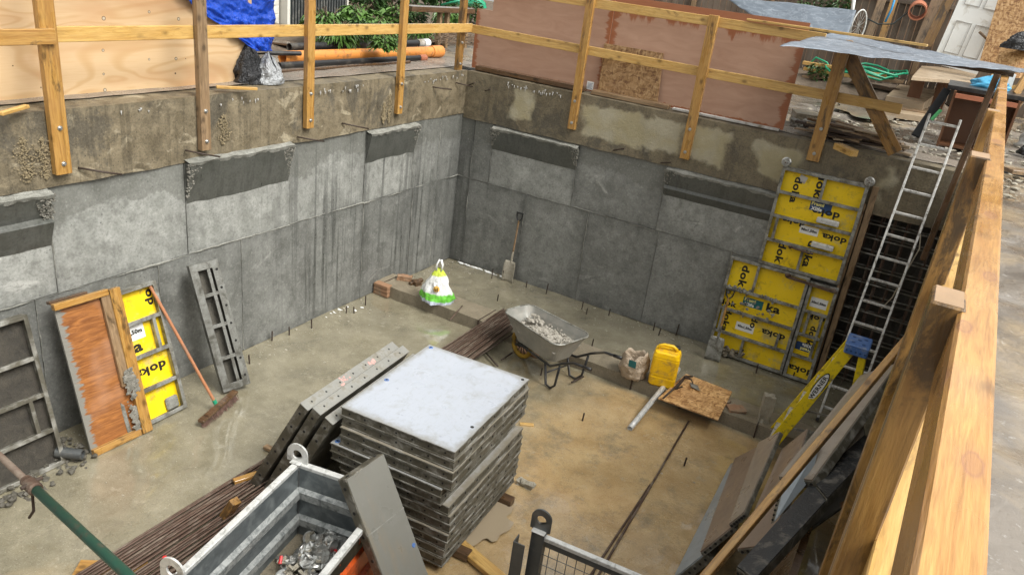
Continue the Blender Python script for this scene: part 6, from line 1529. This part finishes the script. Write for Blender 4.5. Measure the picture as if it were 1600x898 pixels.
# white door
d0, d1, d2 = at(1462, 78, 'y', 7.2), at(1534, 96, 'y', 7.2), at(1495, -20, 'y', 7.3)
ux = d1-d0; wD = ux.length
m = frame(d0-Vector((0, 0, .25)), ux, d2-d0)
r = root('panel_door', m, 'old white panelled door leaning upright at the back of the yard', 'door'); hD = 2.0
MB().box(0, wD, 0, .04, 0, hD).build('leaf', 'doorpaint', r, mw=Matrix())
q = MB(); s1, s2 = wD*.13, wD*.46
for x0, x1 in ((s1, s2), (wD-s2, wD-s1)):
    for z0, z1 in ((.25, .85), (1.15, 1.85)):
        for (a_, b_, c_, d__) in ((x0, x1, z0, z0+.015), (x0, x1, z1-.015, z1), (x0, x0+.012, z0, z1), (x1-.012, x1, z0, z1)): q.box(a_, b_, -.012, .002, c_, d__)
q.build('panel_moulding', 'sack', r, mw=Matrix())
MB().box(wD-.12, wD-.02, -.03, .0, .95, 1.07).tube([(wD-.07, -.03, 1.0), (wD-.07, -.1, 1.0), (wD+.08, -.12, .98)], .02, 8).build('lock', 'black', r, mw=Matrix())
tag(MB().tube([at(1560, 48, 'y', 7), at(1545, 62, 'y', 7), at(1538, 85, 'y', 6.9)], .03, 6).tube([at(1543, 62, 'y', 7), at(1530, 50, 'y', 7)], .025, 6).build('driftwood_branch', 'oldwood', smooth=True), 'bare grey branch beside the white door lock', 'branch')
q = MB().hexa([at(1530, 98, 'y', 6.6), at(1640, 98, 'y', 6.6), at(1640, 98, 'y', 6.65), at(1530, 98, 'y', 6.65)], [at(1568, -30, 'y', 6.9), at(1690, -30, 'y', 6.9), at(1690, -30, 'y', 6.95), at(1568, -30, 'y', 6.95)])
tag(q.build('strand_board', 'osb'), 'large strand board wall beside the white door', 'board')
q = MB().hexa([at(1548, 120, 'y', 5.6), at(1640, 125, 'y', 5.6), at(1640, 125, 'y', 5.65), at(1548, 120, 'y', 5.65)], [at(1562, 76, 'y', 5.9), at(1640, 66, 'y', 5.9), at(1640, 66, 'y', 5.95), at(1562, 76, 'y', 5.95)])
tag(q.build('plywood_sheet', 'osb2'), 'tan board leaning in front of the large strand board', 'board')
crump(at(1590, 78, 'y', 5.7), .5, .3, .3, 12, 'blackbag', 'plastic_bag', 'black plastic draped on the tan board at the right edge', 'bag')
# terracotta pipe end, hoses, wheel
p = at(1434, 14, 'y', 8.0); tag(MB().pipe(p+Vector((.03, -.32, -.06)), p+Vector((0, .1, 0)), .17, .025, 32).build('clay_pipe', 'terracotta'), 'round terracotta pipe end on the board fence', 'pipe')
tag(MB().tube([at(1400, -8, 'y', 7.9), at(1393, 15, 'y', 7.9), at(1383, 35, 'y', 7.85)], .022, 8).build('hose', 'bluehose', smooth=True), 'blue hose hanging on the board fence', 'hose')
tag(MB().tube([at(1352, 28, 'y', 7.9), at(1372, 38, 'y', 7.8), at(1395, 38, 'y', 7.8), at(1418, 20, 'y', 7.9)], .014, 8).build('hose', 'darkslat', smooth=True), 'dark green hose looping under the clay pipe', 'hose')
pc = at(1341, 42, 'y', 7.6); r = root('bicycle_wheel', pc-Vector((0, 0, .33)), 'pale rimmed bicycle wheel standing against the fence', 'wheel')
q = MB().tube([pc+Vector((.12*math.cos(t*math.pi/14), .1*math.cos(t*math.pi/14), .33*math.sin(t*math.pi/14))) for t in range(28)], .016, 8, closed=True); q.build('rim', 'galv_pale', r, world=True, smooth=True)
q = MB()
for t in range(14): q.bar(pc, pc+Vector((.12*math.cos(t*math.pi/7), .1*math.cos(t*math.pi/7), .33*math.sin(t*math.pi/7))), .006, .006)
q.build('spokes', 'steel', r, world=True)
tag(MB().tube([at(1327, 52, 'y', 6.5), at(1337, -20, 'y', 6.5)], .035, 10).build('scaffold_tube', 'galv_pale', smooth=True), 'upright pale metal tube in front of the board fence', 'tube')
random.seed(8)
q = leaf_mesh('ivy', 220, .5, .8, .13, 'leaf2', 12)
tag(q.build('climbing_plant', 'leaf2', mw=Matrix.Translation(at(1265, 25, 'y', 8.3)-Vector((0, 0, .3)))), 'sparse green climbing plant on the board fence', 'plant')
tag(leaf_mesh('ivy', 160, .4, .5, .12, 'leaf2', 14).build('climbing_plant', 'leaf2', mw=Matrix.Translation(at(1310, 14, 'y', 8.3)-Vector((0, 0, .2)))), 'small climbing plant on the fence beside the metal tube', 'plant')
# yard ground clutter
def zl(x, y, h=0.):
    p = at(x, y, 'z', G+h)
    return p if p.y < 7.0 else at(x, y, 'y', 7.1)      # the far clutter lies on a bank of spoil in front of the fence
mb_ = MB(); mb_.grid(lambda u, v: (2.2+4.6*u, 6.2+2.3*v, G-.04+.24*min(1, v*2.6)*min(1, (1-u)*6+.1)+.09*noise.noise(Vector((u*9, v*7, 2)))), 60, 30)
tag(mb_.build('terrain', 'soil', smooth=True, base=False), kind='structure')
GP = 'planks in the yard'
for k, (a, c, w, th, mt, l) in enumerate([
    ((1255, 98), (1345, 112), .16, .07, 'rail', 'pale plank lying behind the diagonal brace, uppermost'), ((1256, 107), (1350, 122), .14, .07, 'rail', 'pale plank lying just in front of the uppermost one'),
    ((1330, 113), (1385, 120), .2, .1, 'wood', 'yellow plank end over the green hose coil'), ((1255, 122), (1290, 118), .3, .12, 'oldwood', 'grey stacked board end behind the hoarding edge'),
    ((1330, 128), (1405, 142), .2, .06, 'darkwood', 'dark plank on the mud beyond the brace'), ((1340, 120), (1412, 128), .5, .05, 'oldwood', 'broad grey plank at the foot of the far clutter'),
    ((1395, 170), (1445, 178), .35, .09, 'oldwood', 'brown plank in front of the ply steps')]):
    timber('timber_plank', zl(*a, .08), zl(*c, .08), w, th, mt, l, 'plank')
def deck(pts, z0, z1, mat, name, label, cat):
    P = [at(*p, 'z', z1) for p in pts]; return tag(MB().hexa([Vector((p.x, p.y, z0)) for p in P], P).build(name, mat, bevel=.004), label, cat)
deck([(1385, 150), (1445, 160), (1475, 138), (1412, 126)], G+.02, G+.25, 'tan_ply', 'plywood_step', 'beige plywood topped step in front of the white door', 'step')
deck([(1375, 172), (1450, 183), (1460, 172), (1390, 158)], G, G+.10, 'tan_ply', 'plywood_step', 'low beige step below the plywood topped one', 'step')
deck([(1425, 120), (1520, 128), (1530, 108), (1440, 103)], G+.66, G+.72, 'tan_ply', 'landing_board', 'cream landing board under the white door', 'board')
for x_, l in ((1436, 'first'), (1478, 'second'), (1512, 'third')):
    p = at(x_, 122, 'z', G+.62); block('brick_pier', (p.x, p.y+.25, G), .22, .3, .66, .0, 'darkbox', 'brick pier under the landing board, %s from the ply step' % l, 'pier')
block('concrete_block', zl(1270, 196), .62, .42, .17, .35, 'kerb', 'grey concrete slab block on the mud behind the hoarding edge', 'block', rag=.02)
block('concrete_block', zl(1252, 200), .3, .2, .1, .8, 'ledge', 'broken pale concrete piece beside the slab block', 'block', rag=.03)
random.seed(17)
heap = 'broken planks piled at the pit edge'
desc = ['dark', 'grey', 'black soaked', 'brown']
for k in range(46):
    x_, y_ = rnd(1288, 1366), 0; y_ = 197+(x_-1290)*.40+rnd(-8, 20); a = rnd(-.3, .4); L = rnd(.35, .9); p = zl(x_, y_, .03+rnd(0, .2)); d_ = Vector((math.cos(a), math.sin(a)-.1, rnd(-.1, .1)))*L/2; p.y = max(p.y, .30+abs(d_.y)); p.x = min(p.x, 6.25)
    timber('broken_plank', p-d_, p+d_, rnd(.07, .13), rnd(.015, .035), ('darkwood', 'oldwood', 'rust_dark', 'tan_ply')[k % 4], 'broken wet board lying in the pile at the pit edge beyond the yellow formwork', 'plank', heap)
timber('timber_offcut', zl(1308, 228, .06), zl(1335, 240, .05), .11, .08, 'rail', 'thick pale offcut at the front of the broken plank pile', 'offcut')
random.seed(19); q = MB()
for k in range(420):
    x_, y_ = rnd(1240, 1520), rnd(165, 262); p = zl(x_, y_)
    if p.y < .35: continue
    q.lump(p, rnd(.01, .05), k, .5, 1, squash=(1.2, 1, .45))
for k in range(160): p = Vector((rnd(7.5, 8.6), rnd(-1.5, 6), G+.01)); q.lump(p, rnd(.01, .05), k, .5, 1, squash=(1.2, 1, .45))
tag(q.build('rubble', 'stone', base=False), 'stones and mortar crumbs scattered over the wet yard', 'rubble', kind='stuff')
# green hose coil
random.seed(3); q = MB()
for c_, R__, z_ in ((zl(1340, 120), .42, .08), (zl(1352, 121), .36, .11), (zl(1362, 118), .4, .14), (zl(1345, 122), .3, .17)):
    q.tube([c_+Vector((R__*math.cos(t*.39)*1.6, R__*math.sin(t*.39)*1.6, z_+.04*math.sin(t*1.7))) for t in range(16)], .022, 8, closed=True)
q.tube([zl(1260, 105, .2), zl(1275, 90, .4), zl(1292, 98, .3), zl(1300, 118, .1), zl(1290, 150, .1), zl(1283, 175, .1)], .02, 8)
tag(q.build('garden_hose', 'greenhose', smooth=True), 'coiled green hose lying among the planks in the yard', 'hose')
plant('mid', zl(1275, 130, .0), .7, 1., 'straggly weeds growing behind the hoarding edge', 'weeds in the yard')
# black board and cabinet
a, c = zl(1430, 213, .03), at(1480, 140, 'y', 3.1)
timber('black_board', a, c, .12, .03, 'black_matt', 'long black board leaning on the brown cabinet', 'board', up=(0, -1, .4))
timber('green_tool', at(1455, 188, 'y', 2.6), at(1470, 172, 'y', 2.7), .05, .03, 'greentool', 'small bright green tool on the black board', 'tool')
p = zl(1462, 228); r = root('open_cabinet', p, 'brown open cabinet with black worktop at the pit edge', 'cabinet')
cx0, cx1, cy0, cy1 = p.x, p.x+.82, p.y, p.y+.5; hC = .78
MB().box(cx0, cx0+.03, cy0, cy1, G, G+hC).build('side_panel', 'darkbox', r, world=True); MB().box(cx1-.03, cx1, cy0, cy1, G, G+hC).build('side_panel', 'darkbox', r, world=True); MB().box(cx0+.03, cx1-.03, cy1-.03, cy1, G, G+hC).build('back_panel', 'darkbox', r, world=True)
MB().box(cx0+.03, cx1-.03, cy0, cy1-.03, G+.02, G+.05).build('bottom_panel', 'darkbox', r, world=True); MB().box(cx0+.03, cx1-.03, cy0-.01, cy0+.03, G+hC-.09, G+hC-.03).build('front_rail', 'terracotta', r, world=True)
MB().box(cx0-.1, cx1+.15, cy0+.1, cy1+.7, G+hC, G+hC+.06).build('worktop', 'black', r, world=True, bevel=.004)
crump(Vector((cx0+.42, cy0+.75, G+hC+.06)), .5, .34, .17, 5, 'bluebag', 'plastic_bag', 'light blue plastic bag lying on the black worktop', 'bag')
timber('timber_board', (cx0+.75, cy0+.5, G+hC+.05), (cx0+.95, cy0+.8, G+hC+.9), .03, .16, 'wood', 'pale board standing behind the black worktop', 'board')
block('bottle_box', (cx0+.62, cy0+1.1, G+hC+.06), .16, .12, .22, .1, 'white', 'small white carton on the black worktop', 'carton', rag=.002)
# clutter beyond the close rail
for (x_, y_, w, h_, mt, sd, l) in ((1600, 230, .5, .38, 'sack', 3, 'grey white sack slumped beyond the close rail'), (1596, 205, .36, .3, 'sack', 9, 'smaller pale sack behind the slumped one'), (1590, 240, .25, .2, 'blackbag', 6, 'dark plastic scrap in front of the slumped sack')):
    crump(zl(x_, y_)+Vector((.12, 0, 0)), w, w*.8, h_, sd, mt, 'rubble_sack' if mt == 'sack' else 'plastic_bag', l, 'sack' if mt == 'sack' else 'bag')
for k, (a, c, w, th, mt, l) in enumerate([((1578, 180), (1640, 120), .1, .04, 'white', 'white plastic trim lying beyond the close rail'), ((1575, 185), (1640, 105), .1, .04, 'post', 'brown timber beside the white trim beyond the close rail'),
        ((1575, 266), (1660, 276), .18, .05, 'oldwood', 'long grey plank across the mud beyond the close rail'), ((1570, 152), (1640, 146), .5, .1, 'black', 'black slab at the far right edge of the yard'), ((1570, 138), (1640, 130), .3, .05, 'rail', 'pale planks end under the tan board')]):
    timber('timber_plank', zl(*a, .1), zl(*c, .1), w, th, mt, l, 'plank')
tag(MB().tube([zl(1577, 172, .25), zl(1577, 172, .4)], .09, 16).build('yellow_tub', 'yellow_can'), 'small yellow tub beside the close rail', 'tub')
# buildings and trees around, out of frame above but reflected in the puddles
for k, (x0, x1, y0, y1, h_) in enumerate(((-8, 14, 16, 24, 6.5), (-22, -13, -6, 12, 6))):
    r = root('brick_house', ((x0+x1)/2, (y0+y1)/2, G), ('brick house beyond the board fence', 'brick house beyond the garden')[k], 'house')
    MB().box(x0, x1, y0, y1, G-.1, G+h_).build('wall', 'brick', r, world=True)
    MB().hexa([(x0-.4, y0-.4, G+h_), (x1+.4, y0-.4, G+h_), (x1+.4, y1+.4, G+h_), (x0-.4, y1+.4, G+h_)], [(x0+2, y0+3, G+h_+2.5), (x1-2, y0+3, G+h_+2.5), (x1-2, y1-3, G+h_+2.5), (x0+2, y1-3, G+h_+2.5)]).build('roof', 'darkslat', r, world=True)

# ================================================================== LIGHT
w = bpy.data.worlds.new('World'); S.world = w; w.use_nodes = True; nt = w.node_tree; bg = nt.nodes['Background']
sky = nt.nodes.new('ShaderNodeTexSky'); sky.sky_type = 'NISHITA'; sky.sun_disc = False
SE, SR = math.radians(52), math.radians(96)
sky.sun_elevation = SE; sky.sun_rotation = SR; sky.air_density = 1.; sky.dust_density = 3.5; sky.ozone_density = 1.
hs = nt.nodes.new('ShaderNodeHueSaturation'); hs.inputs['Saturation'].default_value = .08; nt.links.new(sky.outputs[0], hs.inputs['Color'])
tint = nt.nodes.new('ShaderNodeMix'); tint.data_type = 'RGBA'; tint.blend_type = 'MULTIPLY'; tint.inputs[0].default_value = 1.; tint.inputs[7].default_value = (.985, .99, .95, 1)
nt.links.new(hs.outputs[0], tint.inputs[6]); nt.links.new(tint.outputs[2], bg.inputs['Color']); bg.inputs['Strength'].default_value = .15
sl = bpy.data.lights.new('sun', 'SUN'); sl.energy = 1.5; sl.angle = math.radians(24); sl.color = (1, .98, .94)
so = bpy.data.objects.new('sun', sl); C.objects.link(so)
dirv = Vector((math.sin(SR)*math.cos(SE), math.cos(SR)*math.cos(SE), math.sin(SE)))
so.rotation_euler = (-dirv).to_track_quat('-Z', 'Y').to_euler()
vs_ = S.view_settings; vs_.view_transform = 'Standard'; vs_.look = 'None'; vs_.exposure = 1.06; vs_.gamma = 1; vs_.use_curve_mapping = False
